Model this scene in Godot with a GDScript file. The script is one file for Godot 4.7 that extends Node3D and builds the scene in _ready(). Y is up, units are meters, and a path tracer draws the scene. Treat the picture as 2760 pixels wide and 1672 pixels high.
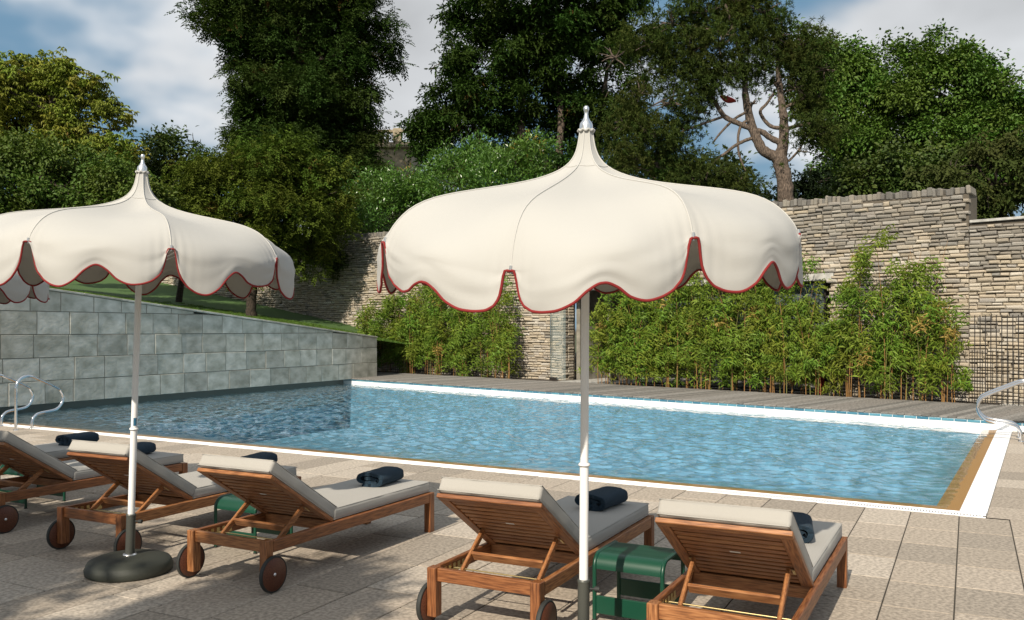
extends Node3D
# A hotel pool terrace: teak loungers, two scalloped parasols, a pool, a dressed-stone wall, a dry-stone garden wall and old trees.
# World axes: the loungers and the paving run along -Z (towards the pool); y is up; metres.

const YAW := 0.47996554            # the camera looks 27.5 degrees to the side of -Z
const FOCAL := 2368.0              # focal length in pixels of a 2760 x 1672 picture
const EYE := Vector3(0, 1.7, 0)
const WALL_P := Vector2(-11.463, -24.697)   # a point at the foot of the garden wall
const WALL_E := Vector2(0.96207, 0.27281)   # the wall's direction
const WALL_N := Vector2(-0.27281, 0.96207)  # out of the wall, towards the pool

var rng := RandomNumberGenerator.new()
var used := {}
var M := {}
var NT := {}

# ---------------------------------------------------------------- mesh builder
class MB:
	var v := PackedVector3Array()
	var n := PackedVector3Array()
	var c := PackedColorArray()
	var uv := PackedVector2Array()
	var i := PackedInt32Array()
	var col := Color(1, 1, 1)

	func tri(a: Vector3, b: Vector3, d: Vector3, out: Vector3) -> void:
		var nn := (d - a).cross(b - a)
		var k := v.size()
		if nn.dot(out) < 0.0:
			nn = -nn
			v.append(a); v.append(d); v.append(b)
		else:
			v.append(a); v.append(b); v.append(d)
		nn = nn.normalized()
		for q in 3:
			n.append(nn); c.append(col); i.append(k + q)

	func quad(a: Vector3, b: Vector3, d: Vector3, e: Vector3, out: Vector3) -> void:
		var nn := (d - a).cross(b - a)
		if nn.length_squared() < 1e-14:
			nn = (e - a).cross(d - a)
		var k := v.size()
		var flip := nn.dot(out) < 0.0
		nn = (-nn if flip else nn).normalized()
		v.append(a); v.append(b); v.append(d); v.append(e)
		for q in 4:
			n.append(nn); c.append(col)
		if flip:
			i.append_array([k, k + 2, k + 1, k, k + 3, k + 2])
		else:
			i.append_array([k, k + 1, k + 2, k, k + 2, k + 3])

	# a box with chamfered edges, placed by t
	func box(t: Transform3D, size: Vector3, ch := 0.004) -> void:
		var h := size * 0.5
		ch = minf(ch, minf(h.x, minf(h.y, h.z)) * 0.9)
		var ax := [Vector3.RIGHT, Vector3.UP, Vector3.BACK]
		for a in 3:
			var b := (a + 1) % 3
			var d := (a + 2) % 3
			for s in [-1.0, 1.0]:
				var o: Vector3 = ax[a] * h[a] * s
				var p: Vector3 = ax[b] * (h[b] - ch)
				var q: Vector3 = ax[d] * (h[d] - ch)
				quad(t * (o - p - q), t * (o + p - q), t * (o + p + q), t * (o - p + q), t.basis * (ax[a] * s))
			if ch <= 0.0:
				continue
			for s1 in [-1.0, 1.0]:
				for s2 in [-1.0, 1.0]:
					var q: Vector3 = ax[a] * (h[a] - ch)
					var e1: Vector3 = ax[b] * h[b] * s1 + ax[d] * (h[d] - ch) * s2
					var e2: Vector3 = ax[b] * (h[b] - ch) * s1 + ax[d] * h[d] * s2
					quad(t * (e1 - q), t * (e1 + q), t * (e2 + q), t * (e2 - q), t.basis * (ax[b] * s1 + ax[d] * s2))
		if ch > 0.0:
			for sx in [-1.0, 1.0]:
				for sy in [-1.0, 1.0]:
					for sz in [-1.0, 1.0]:
						var o := Vector3(h.x * sx, h.y * sy, h.z * sz)
						tri(t * (o - Vector3(0, ch * sy, ch * sz)), t * (o - Vector3(ch * sx, 0, ch * sz)), t * (o - Vector3(ch * sx, ch * sy, 0)), t.basis * Vector3(sx, sy, sz))

	func slab(lo: Vector3, hi: Vector3, ch := 0.004) -> void:
		box(Transform3D(Basis.IDENTITY, (lo + hi) * 0.5), hi - lo, ch)

	# a bar of rectangular section from a to b; up gives the height axis
	func bar(a: Vector3, b: Vector3, w: float, h: float, up := Vector3.UP, ch := 0.004) -> void:
		var z := (b - a).normalized()
		var x := up.cross(z).normalized()
		var y := z.cross(x)
		box(Transform3D(Basis(x, y, z), (a + b) * 0.5), Vector3(w, h, (b - a).length()), ch)

	# smooth grid of rows of points; front side chosen by out_at (a point inside) or a fixed direction
	func grid(rows: Array, wrap := false, inside: Variant = null, dir := Vector3.UP, uvs := false) -> void:
		var nr := rows.size()
		var nc: int = rows[0].size()
		var k := v.size()
		var nn := PackedVector3Array()
		nn.resize(nr * nc)
		var tris := PackedInt32Array()
		var cc := nc if wrap else nc - 1
		for r in nr - 1:
			for q in cc:
				var q1 := (q + 1) % nc
				var ia := r * nc + q
				var ib := r * nc + q1
				var ic := (r + 1) * nc + q1
				var id := (r + 1) * nc + q
				var pa: Vector3 = rows[r][q]
				var pb: Vector3 = rows[r][q1]
				var pc: Vector3 = rows[r + 1][q1]
				var pd: Vector3 = rows[r + 1][q]
				var fn := (pc - pa).cross(pb - pd)
				nn[ia] += fn; nn[ib] += fn; nn[ic] += fn; nn[id] += fn
				tris.append_array([ia, ib, ic, ia, ic, id])
		var vote := 0.0
		for r in nr:
			for q in nc:
				var o := dir
				if inside != null:
					o = rows[r][q] - (inside as Vector3)
				vote += nn[r * nc + q].dot(o)
		var sgn := 1.0 if vote >= 0.0 else -1.0
		for r in nr:
			for q in nc:
				v.append(rows[r][q])
				var m := nn[r * nc + q] * sgn
				n.append(m.normalized() if m.length_squared() > 1e-18 else dir)
				c.append(col)
		for t in range(0, tris.size(), 3):
			# nn built from (c-a)x(b-d) points to the clockwise side
			if sgn > 0.0:
				i.append_array([k + tris[t], k + tris[t + 1], k + tris[t + 2]])
			else:
				i.append_array([k + tris[t], k + tris[t + 2], k + tris[t + 1]])

	func tube(path: PackedVector3Array, radii: Variant, sides := 8, caps := true) -> void:
		var np := path.size()
		var k := v.size()
		var up := Vector3.UP
		var t0 := (path[1] - path[0]).normalized()
		if absf(t0.y) > 0.9:
			up = Vector3.RIGHT
		var x := up.cross(t0).normalized()
		for p in np:
			var t := (path[mini(p + 1, np - 1)] - path[maxi(p - 1, 0)]).normalized()
			x = (x - t * x.dot(t)).normalized()
			var y := t.cross(x)
			var r: float = radii if radii is float else radii[p]
			for q in sides:
				var a := TAU * q / sides
				var d := x * cos(a) + y * sin(a)
				v.append(path[p] + d * r); n.append(d); c.append(col)
		for p in np - 1:
			for q in sides:
				var q1 := (q + 1) % sides
				var a := k + p * sides + q
				var b := k + p * sides + q1
				i.append_array([a, a + sides, b, b, a + sides, b + sides])
		if caps:
			for e in [0, np - 1]:
				var o: Vector3 = path[e] - path[1] if e == 0 else path[e] - path[e - 1]
				for q in range(1, sides - 1):
					tri(v[k + e * sides], v[k + e * sides + q], v[k + e * sides + q + 1], o)

	# turned shape round y: profile of (radius, height)
	func lathe(prof: PackedVector2Array, sides := 32, at := Vector3.ZERO) -> void:
		var rows := []
		for p in prof:
			var row := PackedVector3Array()
			for q in sides:
				var a := TAU * q / sides
				row.append(at + Vector3(cos(a) * p.x, p.y, sin(a) * p.x))
			rows.append(row)
		var mid := at + Vector3(0, (prof[0].y + prof[-1].y) * 0.5, 0)
		grid(rows, true, mid)

	func mesh() -> ArrayMesh:
		var a := []
		a.resize(Mesh.ARRAY_MAX)
		a[Mesh.ARRAY_VERTEX] = v
		a[Mesh.ARRAY_NORMAL] = n
		a[Mesh.ARRAY_COLOR] = c
		a[Mesh.ARRAY_INDEX] = i
		if uv.size() == v.size():
			a[Mesh.ARRAY_TEX_UV] = uv
		var m := ArrayMesh.new()
		m.add_surface_from_arrays(Mesh.PRIMITIVE_TRIANGLES, a)
		return m

# ---------------------------------------------------------------- scene helpers
func numbered(called: String) -> String:
	var k: int = used.get(called, 0)
	used[called] = k + 1
	return called if k == 0 else "%s_%03d" % [called, k]

func thing(called: String, label: String, category: String, at := Vector3.ZERO, turn := 0.0, group := "") -> Node3D:
	var o := Node3D.new()
	o.name = numbered(called)
	add_child(o)
	o.position = at
	o.rotation.y = turn
	o.set_meta("label", label)
	o.set_meta("category", category)
	if group:
		o.set_meta("group", group)
	return o

func part(called: String, mesh: Mesh, mat: Material, parent: Node3D, t := Transform3D.IDENTITY) -> MeshInstance3D:
	var o := MeshInstance3D.new()
	o.name = called
	o.mesh = mesh
	o.material_override = mat
	o.transform = t
	parent.add_child(o, true)
	return o

func setting(called: String, mesh: Mesh, mat: Material) -> MeshInstance3D:
	var o := MeshInstance3D.new()
	o.name = numbered(called)
	o.mesh = mesh
	o.material_override = mat
	add_child(o)
	o.set_meta("kind", "structure")
	return o

func dup(root: Node3D, at: Vector3, turn: float, label := "") -> Node3D:
	var r: Node3D = root.duplicate()
	r.name = numbered(str(root.name).split("_0")[0])
	add_child(r)
	r.position = at
	r.rotation.y = turn
	if label:
		r.set_meta("label", label)
	return r

func one_box(lo: Vector3, hi: Vector3, ch := 0.004) -> ArrayMesh:
	var b := MB.new()
	b.slab(lo, hi, ch)
	return b.mesh()

# a point x metres to the camera's side and d metres ahead of it, at height y
func seen(x: float, d: float, y := 0.0) -> Vector3:
	return Vector3(x * cos(YAW) - d * sin(YAW), y, -x * sin(YAW) - d * cos(YAW))

# a survey sighting (in a 2464-wide print of the photograph) carried out to depth d
func sight(u: float, w: float, d: float) -> Vector3:
	return seen((u - 1232.0) * d / 2114.3, d, 1.7 + (793.0 - w) * d / 2114.3)

# garden-wall frame: s along the wall, n out of it
func gw(s: float, n: float, y := 0.0) -> Vector3:
	var p := WALL_P + WALL_E * s + WALL_N * n
	return Vector3(p.x, y, p.y)

func gw_turn() -> float:
	return -atan2(WALL_E.y, WALL_E.x)

# ---------------------------------------------------------------- materials
func noise_tex(freq: float, lo: Color, hi: Color, size := 512, kind := FastNoiseLite.TYPE_SIMPLEX_SMOOTH, octaves := 4, sd := 1, mid: Variant = null) -> NoiseTexture2D:
	var f := FastNoiseLite.new()
	f.noise_type = kind
	f.frequency = freq
	f.fractal_octaves = octaves
	f.seed = sd
	var t := NoiseTexture2D.new()
	t.width = size
	t.height = size
	t.seamless = true
	t.noise = f
	var g := Gradient.new()
	g.set_color(0, lo)
	g.set_color(1, hi)
	if mid != null:
		g.add_point(0.5, mid)
	t.color_ramp = g
	return t

func mat(color: Color, rough := 0.8, tex: Texture2D = null, scale := Vector3.ONE, world := false) -> StandardMaterial3D:
	var m := StandardMaterial3D.new()
	m.albedo_color = color.linear_to_srgb()
	m.roughness = rough
	if tex:
		m.albedo_texture = tex
		m.uv1_triplanar = true
		m.uv1_world_triplanar = world
		m.uv1_scale = scale
	return m

func relief(m: StandardMaterial3D, tex: Texture2D, cm: float) -> StandardMaterial3D:
	m.heightmap_enabled = true
	m.heightmap_texture = tex
	m.heightmap_scale = cm
	return m

func g(x: float) -> Color:
	return Color(x, x, x)

func make_materials() -> void:
	NT.fine = noise_tex(0.09, g(0.72), g(1.0), 512, FastNoiseLite.TYPE_SIMPLEX_SMOOTH, 3, 3)
	NT.cloudy = noise_tex(0.012, g(0.66), g(1.0), 512, FastNoiseLite.TYPE_SIMPLEX_SMOOTH, 5, 5)
	NT.bump = noise_tex(0.05, g(0.0), g(1.0), 512, FastNoiseLite.TYPE_SIMPLEX_SMOOTH, 5, 7)
	NT.speck = noise_tex(0.10, g(0.50), g(1.0), 1024, FastNoiseLite.TYPE_SIMPLEX, 4, 9, g(0.74))
	NT.mottle = noise_tex(0.030, g(0.66), g(1.0), 1024, FastNoiseLite.TYPE_SIMPLEX_SMOOTH, 6, 10, g(0.85))
	NT.grain = noise_tex(0.022, Color(0.52, 0.44, 0.38), Color(1.0, 1.0, 1.0), 512, FastNoiseLite.TYPE_SIMPLEX_SMOOTH, 5, 11, Color(0.82, 0.76, 0.70))
	NT.stain = noise_tex(0.006, Color(0.68, 0.69, 0.66), Color(1.0, 1.0, 1.0), 1024, FastNoiseLite.TYPE_SIMPLEX_SMOOTH, 7, 13, Color(0.86, 0.865, 0.85))
	NT.grey_grain = noise_tex(0.022, g(0.55), g(1.0), 512, FastNoiseLite.TYPE_SIMPLEX_SMOOTH, 5, 12, g(0.82))
	NT.weave = noise_tex(0.16, g(0.80), g(1.0), 512, FastNoiseLite.TYPE_SIMPLEX, 2, 15)
	NT.bark = noise_tex(0.03, g(0.25), g(1.0), 512, FastNoiseLite.TYPE_SIMPLEX_SMOOTH, 5, 17)

	# paving: five tones of the same aggregate-faced slab
	var tones := [Color(0.52, 0.445, 0.36), Color(0.445, 0.38, 0.305), Color(0.585, 0.51, 0.42), Color(0.40, 0.345, 0.28), Color(0.50, 0.425, 0.34)]
	M.paving = []
	for k in tones.size():
		var m := mat(tones[k], 0.86, NT.mottle, Vector3(0.85, 0.85, 0.85), true)
		m.uv1_offset = Vector3(k * 0.37, k * 0.21, k * 0.53)
		relief(m, NT.mottle, 0.35)
		M.paving.append(m)
	M.joint = mat(Color(0.035, 0.030, 0.022), 0.95)
	# oiled hardwood, grain along x, y or z of the piece
	M.wood = {}
	for a in ["x", "y", "z"]:
		M.wood[a] = []
		for k in 3:
			var tint: Color = [Color(0.37, 0.165, 0.064), Color(0.44, 0.21, 0.085), Color(0.31, 0.13, 0.048)][k]
			var sc := Vector3(7, 7, 7)
			sc["xyz".find(a)] = 0.55
			var m := mat(tint, 0.48, NT.grain, sc)
			m.uv1_offset = Vector3(k * 0.31, k * 0.17, k * 0.43)
			relief(m, NT.grain, 0.06)
			M.wood[a].append(m)
	M.cushion = mat(Color(0.45, 0.432, 0.395), 0.92, NT.weave, Vector3(3.0, 14.0, 14.0))
	relief(M.cushion, NT.weave, 0.08)
	M.canvas = mat(Color(0.515, 0.508, 0.48), 0.9, NT.weave, Vector3(8, 8, 8))
	relief(M.canvas, NT.weave, 0.03)
	M.piping = mat(Color(0.19, 0.010, 0.010), 0.85)
	M.seam = mat(Color(0.45, 0.443, 0.418), 0.9)
	M.alu = mat(Color(0.78, 0.78, 0.78), 0.32)
	M.alu.metallic = 1.0
	M.steel = mat(Color(0.72, 0.73, 0.74), 0.08)
	M.steel.metallic = 1.0
	M.brass = mat(Color(0.62, 0.50, 0.25), 0.35)
	M.brass.metallic = 1.0
	M.pole = mat(Color(0.74, 0.74, 0.73), 0.42)
	M.sleeve = mat(Color(0.11, 0.115, 0.10), 0.42, NT.fine, Vector3(6, 6, 6))
	M.sleeve.metallic = 0.35
	M.base = mat(Color(0.045, 0.05, 0.038), 0.62, NT.fine, Vector3(6, 6, 6))
	relief(M.base, NT.speck, 0.15)
	M.rubber = mat(Color(0.02, 0.022, 0.02), 0.7)
	M.wheel = mat(Color(0.16, 0.055, 0.026), 0.5, NT.grain, Vector3(7, 0.7, 7))
	M.towel = mat(Color(0.010, 0.050, 0.095), 0.98, NT.speck, Vector3(7, 7, 7))
	relief(M.towel, NT.speck, 0.9)
	M.towel.rim_enabled = true
	M.towel.rim = 0.25
	M.green = mat(Color(0.004, 0.050, 0.027), 0.38)
	M.white_paint = mat(Color(0.86, 0.86, 0.86), 0.5)
	M.white_tile = mat(Color(0.78, 0.79, 0.79), 0.35)
	M.ledge = mat(Color(0.44, 0.24, 0.075), 0.4, NT.fine, Vector3(1.5, 1.5, 1.5), true)
	M.basin = mat(Color(0.17, 0.42, 0.60), 0.5, NT.cloudy, Vector3(0.35, 0.35, 0.35), true)
	M.blue_tile = []
	for k in 3:
		M.blue_tile.append(mat([Color(0.07, 0.20, 0.27), Color(0.10, 0.26, 0.33), Color(0.05, 0.16, 0.23)][k], 0.22))
	M.water = StandardMaterial3D.new()
	M.water.albedo_color = Color(0.55, 0.75, 0.85, 0.04)
	M.water.transparency = BaseMaterial3D.TRANSPARENCY_ALPHA
	M.water.roughness = 0.02
	M.deck = []
	for k in 4:
		var m := mat([Color(0.28, 0.265, 0.24), Color(0.36, 0.34, 0.31), Color(0.20, 0.19, 0.172), Color(0.31, 0.285, 0.255)][k], 0.85, NT.grey_grain, Vector3(5, 5, 0.5))
		m.uv1_offset = Vector3(k * 0.31, k * 0.17, k * 0.43)
		relief(m, NT.grey_grain, 0.2)
		M.deck.append(m)
	M.block = []
	for k in 5:
		var m := mat([Color(0.63, 0.605, 0.535), Color(0.53, 0.508, 0.448), Color(0.71, 0.685, 0.615), Color(0.57, 0.545, 0.475), Color(0.655, 0.63, 0.555)][k], 0.88, NT.stain, Vector3(0.30, 0.42, 0.30), true)
		m.uv1_offset = Vector3(k * 0.37, k * 0.61, k * 0.23)
		relief(m, NT.bump, 0.3)
		M.block.append(m)
	M.mortar = mat(Color(0.17, 0.165, 0.14), 0.95)
	M.stone = mat(Color(1, 1, 1), 0.9, NT.fine, Vector3(2.6, 2.6, 2.6), true)
	M.stone.vertex_color_use_as_albedo = true
	relief(M.stone, NT.bump, 1.2)
	M.core = mat(Color(0.10, 0.085, 0.065), 0.95)
	M.concrete = mat(Color(0.55, 0.54, 0.50), 0.8, NT.cloudy, Vector3(0.8, 0.8, 0.8), true)
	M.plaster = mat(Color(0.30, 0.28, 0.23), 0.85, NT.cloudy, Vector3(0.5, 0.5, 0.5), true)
	M.glass = StandardMaterial3D.new()
	M.glass.albedo_color = Color(0.85, 0.95, 0.95, 0.06)
	M.glass.transparency = BaseMaterial3D.TRANSPARENCY_ALPHA
	M.glass.roughness = 0.01
	M.iron = mat(Color(0.018, 0.015, 0.013), 0.6)
	M.soil = mat(Color(0.075, 0.052, 0.033), 0.97, NT.speck, Vector3(1.5, 1.5, 1.5), true)
	relief(M.soil, NT.bump, 3.0)
	M.lawn = mat(Color(0.08, 0.18, 0.026), 0.95, NT.speck, Vector3(0.8, 0.8, 0.8), true)
	M.field = mat(Color(0.07, 0.09, 0.03), 0.95, NT.cloudy, Vector3(0.05, 0.05, 0.05), true)
	M.bark_pine = mat(Color(0.30, 0.225, 0.17), 0.95, NT.bark, Vector3(1.6, 0.45, 1.6), true)
	relief(M.bark_pine, NT.bark, 4.0)
	M.bark_dark = mat(Color(0.11, 0.08, 0.055), 0.95, NT.bark, Vector3(1.6, 0.5, 1.6), true)
	relief(M.bark_dark, NT.bark, 3.0)
	M.culm = mat(Color(0.36, 0.19, 0.06), 0.55, NT.fine, Vector3(2, 1.2, 2))
	M.culm_green = mat(Color(0.22, 0.22, 0.06), 0.55, NT.fine, Vector3(2, 1.2, 2))
	M.leaf = leaf_mat(0.55, 0.32)
	M.gloss_leaf = leaf_mat(0.30, 0.5)
	M.needle = leaf_mat(0.70, 0.18)
	M.house = mat(Color(0.42, 0.35, 0.24), 0.9, NT.cloudy, Vector3(0.4, 0.4, 0.4), true)
	M.red = mat(Color(0.26, 0.02, 0.015), 0.5)
	M.sticker = mat(Color(0.03, 0.13, 0.22), 0.4)
	M.pale = mat(Color(0.70, 0.70, 0.66), 0.8)

func leaf_mat(rough: float, sheen := 0.25) -> StandardMaterial3D:
	var m := mat(Color(1, 1, 1), rough)
	m.metallic_specular = sheen
	m.vertex_color_use_as_albedo = true
	m.backlight_enabled = true
	m.backlight = Color(0.55, 0.6, 0.25)
	return m

# ---------------------------------------------------------------- camera, sky, sun
func make_view() -> void:
	var cam := Camera3D.new()
	cam.name = "camera"
	cam.projection = Camera3D.PROJECTION_FRUSTUM
	cam.near = 0.05
	cam.far = 900.0
	cam.size = 2.0 * 0.05 * 836.0 / FOCAL
	cam.frustum_offset = Vector2(0.0, 0.05 * 52.0 / FOCAL)     # a risen lens: verticals stay upright
	cam.position = EYE
	cam.rotation.y = YAW
	add_child(cam)
	cam.current = true
	var sun := DirectionalLight3D.new()
	sun.name = "sun"
	sun.light_color = Color(1.0, 0.955, 0.885)
	sun.light_energy = 1.6
	sun.light_angular_distance = 0.55
	sun.shadow_enabled = true
	sun.rotation_degrees = Vector3(-37.0, 2.6, 0.0)
	add_child(sun)
	var e := Environment.new()
	e.background_mode = Environment.BG_SKY
	e.tonemap_mode = Environment.TONE_MAPPER_LINEAR
	e.tonemap_exposure = 1.2
	e.background_energy_multiplier = 0.80
	e.sdfgi_enabled = true
	e.ssao_enabled = true
	e.ssil_enabled = true
	var sm := PanoramaSkyMaterial.new()
	sm.panorama = make_sky()
	e.sky = Sky.new()
	e.sky.sky_material = sm
	var we := WorldEnvironment.new()
	we.name = "daylight"
	we.environment = e
	add_child(we)

# broken summer cloud: thickness from layered noise on a flat cloud deck, blue between
func make_sky() -> ImageTexture:
	var w := 1536
	var h := 768
	var a := FastNoiseLite.new()
	a.noise_type = FastNoiseLite.TYPE_SIMPLEX_SMOOTH
	a.seed = 21
	a.frequency = 0.55
	a.fractal_octaves = 7
	a.fractal_gain = 0.54
	var b := FastNoiseLite.new()
	b.noise_type = FastNoiseLite.TYPE_SIMPLEX_SMOOTH
	b.seed = 5
	b.frequency = 1.1
	b.fractal_octaves = 5
	var data := PackedFloat32Array()
	data.resize(w * h * 3)
	var k := 0
	for y in h:
		var el := (0.5 - (y + 0.5) / h) * PI
		var se := maxf(sin(el), 0.0)
		var ce := cos(el)
		var blue := Color(0.28, 0.45, 0.57).lerp(Color(0.11, 0.24, 0.42), sqrt(se))
		for x in w:
			var az := ((x + 0.5) / w - 0.5) * TAU
			# a slightly curved cloud deck
			var q := 1.0 / (se + 0.22)
			var px := sin(az) * ce * q
			var pz := -cos(az) * ce * q
			var d := a.get_noise_3d(px * 1.3 + 7.3, pz * 1.3 + 1.9, 0.0) + 0.28
			var cover := smoothstep(-0.02, 0.30, d)
			var shade := b.get_noise_3d(px * 1.1, pz * 1.1, 4.0)
			var bright := 0.76 + 0.24 * shade - 0.14 * smoothstep(0.3, 0.7, d)
			var cloud := Color(bright * 0.97, bright, bright * 1.035)
			var c := blue.lerp(cloud, cover)
			if el < 0.0:
				c = Color(0.16, 0.15, 0.12)
			data[k] = c.r
			data[k + 1] = c.g
			data[k + 2] = c.b
			k += 3
	var im := Image.create_from_data(w, h, false, Image.FORMAT_RGBF, data.to_byte_array())
	return ImageTexture.create_from_image(im)

# ---------------------------------------------------------------- pool
const POOL_NL := Vector2(-17.6, -9.85)     # inner edge of the white strip: near side, towards the grey wall
const POOL_NR := Vector2(-0.08, -9.17)
const POOL_FR := Vector2(0.42, -16.93)
const POOL_FL := Vector2(-17.6, -22.06)

func near_edge(x: float) -> float:
	return lerpf(POOL_NL.y, POOL_NR.y, (x - POOL_NL.x) / (POOL_NR.x - POOL_NL.x))

func v3(p: Vector2, y: float) -> Vector3:
	return Vector3(p.x, y, p.y)

func make_pool() -> void:
	var up := Vector3.UP
	# the basin: floor and sides
	var b := MB.new()
	var il := POOL_NL + Vector2(0.0, -0.30)
	var ir := POOL_NR + Vector2(-0.20, -0.30)
	var fr := POOL_FR + Vector2(-0.22, 0.0)
	var fl := POOL_FL
	b.quad(v3(il, -1.35), v3(ir, -1.35), v3(fr, -1.35), v3(fl, -1.35), up)
	b.quad(v3(il, -1.35), v3(ir, -1.35), v3(ir, -0.014), v3(il, -0.014), Vector3.FORWARD)
	b.quad(v3(ir, -1.35), v3(fr, -1.35), v3(fr, -0.014), v3(ir, -0.014), Vector3.LEFT)
	b.quad(v3(fl, -1.35), v3(fr, -1.35), v3(fr, -0.09), v3(fl, -0.09), Vector3.BACK)
	b.quad(v3(il, -1.35), v3(fl, -1.35), v3(fl, -0.40), v3(il, -0.40), Vector3.RIGHT)
	setting("pool_basin", b.mesh(), M.basin)
	# brown overflow ledge, a finger deep under water
	b = MB.new()
	b.quad(v3(POOL_NL, 0.003), v3(POOL_NR, 0.003), v3(ir, -0.014), v3(il, -0.014), up)
	b.quad(v3(POOL_NR, 0.002), v3(POOL_FR, 0.002), v3(fr, -0.014), v3(ir, -0.014), up)
	setting("pool_ledge", b.mesh(), M.ledge)
	# water with a wind ripple
	var na := FastNoiseLite.new()
	na.seed = 3
	na.frequency = 1.0
	na.noise_type = FastNoiseLite.TYPE_SIMPLEX_SMOOTH
	na.fractal_octaves = 2
	var nb := FastNoiseLite.new()
	nb.seed = 8
	nb.frequency = 1.0
	nb.noise_type = FastNoiseLite.TYPE_SIMPLEX_SMOOTH
	nb.fractal_octaves = 2
	var rows := []
	var nu := 540
	var nv := 300
	for r in nv + 1:
		var row := PackedVector3Array()
		var fv := float(r) / nv
		for q in nu + 1:
			var fu := float(q) / nu
			var p: Vector2 = (POOL_NL.lerp(POOL_NR, fu)).lerp(POOL_FL.lerp(POOL_FR, fu), fv)
			var edge := clampf(minf(fv * 9.0, (1.0 - fu) * 17.0) - 0.10, 0.05, 1.0)
			var y := ((0.5 - absf(na.get_noise_2d(p.x * 1.2, p.y * 1.9))) * 0.058 + nb.get_noise_2d(p.x * 3.3 + 9.0, p.y * 4.9) * 0.032 - 0.021) * edge
			row.append(Vector3(p.x, -0.006 + y, p.y))
		rows.append(row)
	b = MB.new()
	b.grid(rows, false, null, up)
	setting("pool_water", b.mesh(), M.water)
	# far side: white tiled upstand with a band of blue tiles
	b = MB.new()
	var fa := v3(POOL_FL, 0)
	var fb := v3(POOL_FR + Vector2(0.9, 0.255), 0)
	var dir := (fb - fa).normalized()
	var out := Vector3(-dir.z, 0, dir.x)
	if out.z < 0.0:
		out = -out
	b.quad(fa - up * 0.09, fb - up * 0.09, fb + up * 0.149, fa + up * 0.149, out)
	var up_stand := setting("pool_upstand", b.mesh(), M.white_tile)
	var L := (fb - fa).length()
	var tile := one_box(Vector3(-0.1, -0.022, -0.004), Vector3(0.1, 0.022, 0.006), 0.0015)
	var basis := Basis(dir, up, out)
	var cnt := int(L / 0.21)
	for k in cnt:
		part("tile", tile, M.blue_tile[rng.randi() % 3], up_stand, Transform3D(basis, fa + dir * (0.105 + k * 0.21) + up * 0.123 + out * 0.002))
	# near side: slotted white grating; the other side: plain white kerb strip
	b = MB.new()
	var ga := v3(POOL_NL, 0)
	var gb := v3(POOL_NR + Vector2(0.22, 0.0), 0)
	var gd := (gb - ga).normalized()
	var gn := Vector3(-gd.z, 0, gd.x)
	if gn.z < 0.0:
		gn = -gn
	b.quad(ga - up * 0.03, gb - up * 0.03, gb - up * 0.03 + gn * 0.19, ga - up * 0.03 + gn * 0.19, up)
	var strip := setting("drain_grating", b.mesh(), mat(Color(0.30, 0.30, 0.29), 0.8))
	b = MB.new()
	var glen := (gb - ga).length()
	var gb_basis := Basis(gd, up, gn)
	for k in int(glen / 0.026):
		b.box(Transform3D(gb_basis, ga + gd * (0.013 + k * 0.026) + gn * 0.095 - up * 0.006), Vector3(0.0175, 0.02, 0.165), 0.002)
	var slats := part("slats", b.mesh(), M.white_paint, strip)
	slats.set_meta("kind", "stuff")
	b = MB.new()
	b.box(Transform3D(gb_basis, ga + gd * glen * 0.5 + gn * 0.185 - up * 0.005), Vector3(glen, 0.026, 0.014), 0.002)
	b.box(Transform3D(gb_basis, ga + gd * glen * 0.5 + gn * 0.005 - up * 0.005), Vector3(glen, 0.026, 0.014), 0.002)
	part("rim", b.mesh(), M.white_paint, strip)
	b = MB.new()
	var ka := v3(POOL_NR, 0)
	var kb := v3(POOL_FR, 0)
	var ko := Vector3(0.225, 0, 0.0)
	b.quad(ka + up * 0.008, kb + up * 0.008, kb + ko + up * 0.008, ka + ko + up * 0.008, up)
	b.quad(ka + up * 0.008, kb + up * 0.008, kb - up * 0.05, ka - up * 0.05, Vector3.LEFT)
	b.quad(ka + ko + up * 0.008, kb + ko + up * 0.008, kb + ko - up * 0.05, ka + ko - up * 0.05, Vector3.RIGHT)
	setting("pool_kerb", b.mesh(), M.white_paint)

# ---------------------------------------------------------------- paving
func screen_area(lo: Vector3, hi: Vector3) -> float:
	var mid := (lo + hi) * 0.5
	var d := -mid.x * sin(YAW) - mid.z * cos(YAW)
	var x := mid.x * cos(YAW) - mid.z * sin(YAW)
	if d < 1.5 or absf(x / d) > 0.62 or (1.7 / d) > 0.36:
		return 0.0
	return (hi.x - lo.x) * (hi.z - lo.z) / (d * d * d)

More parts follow.
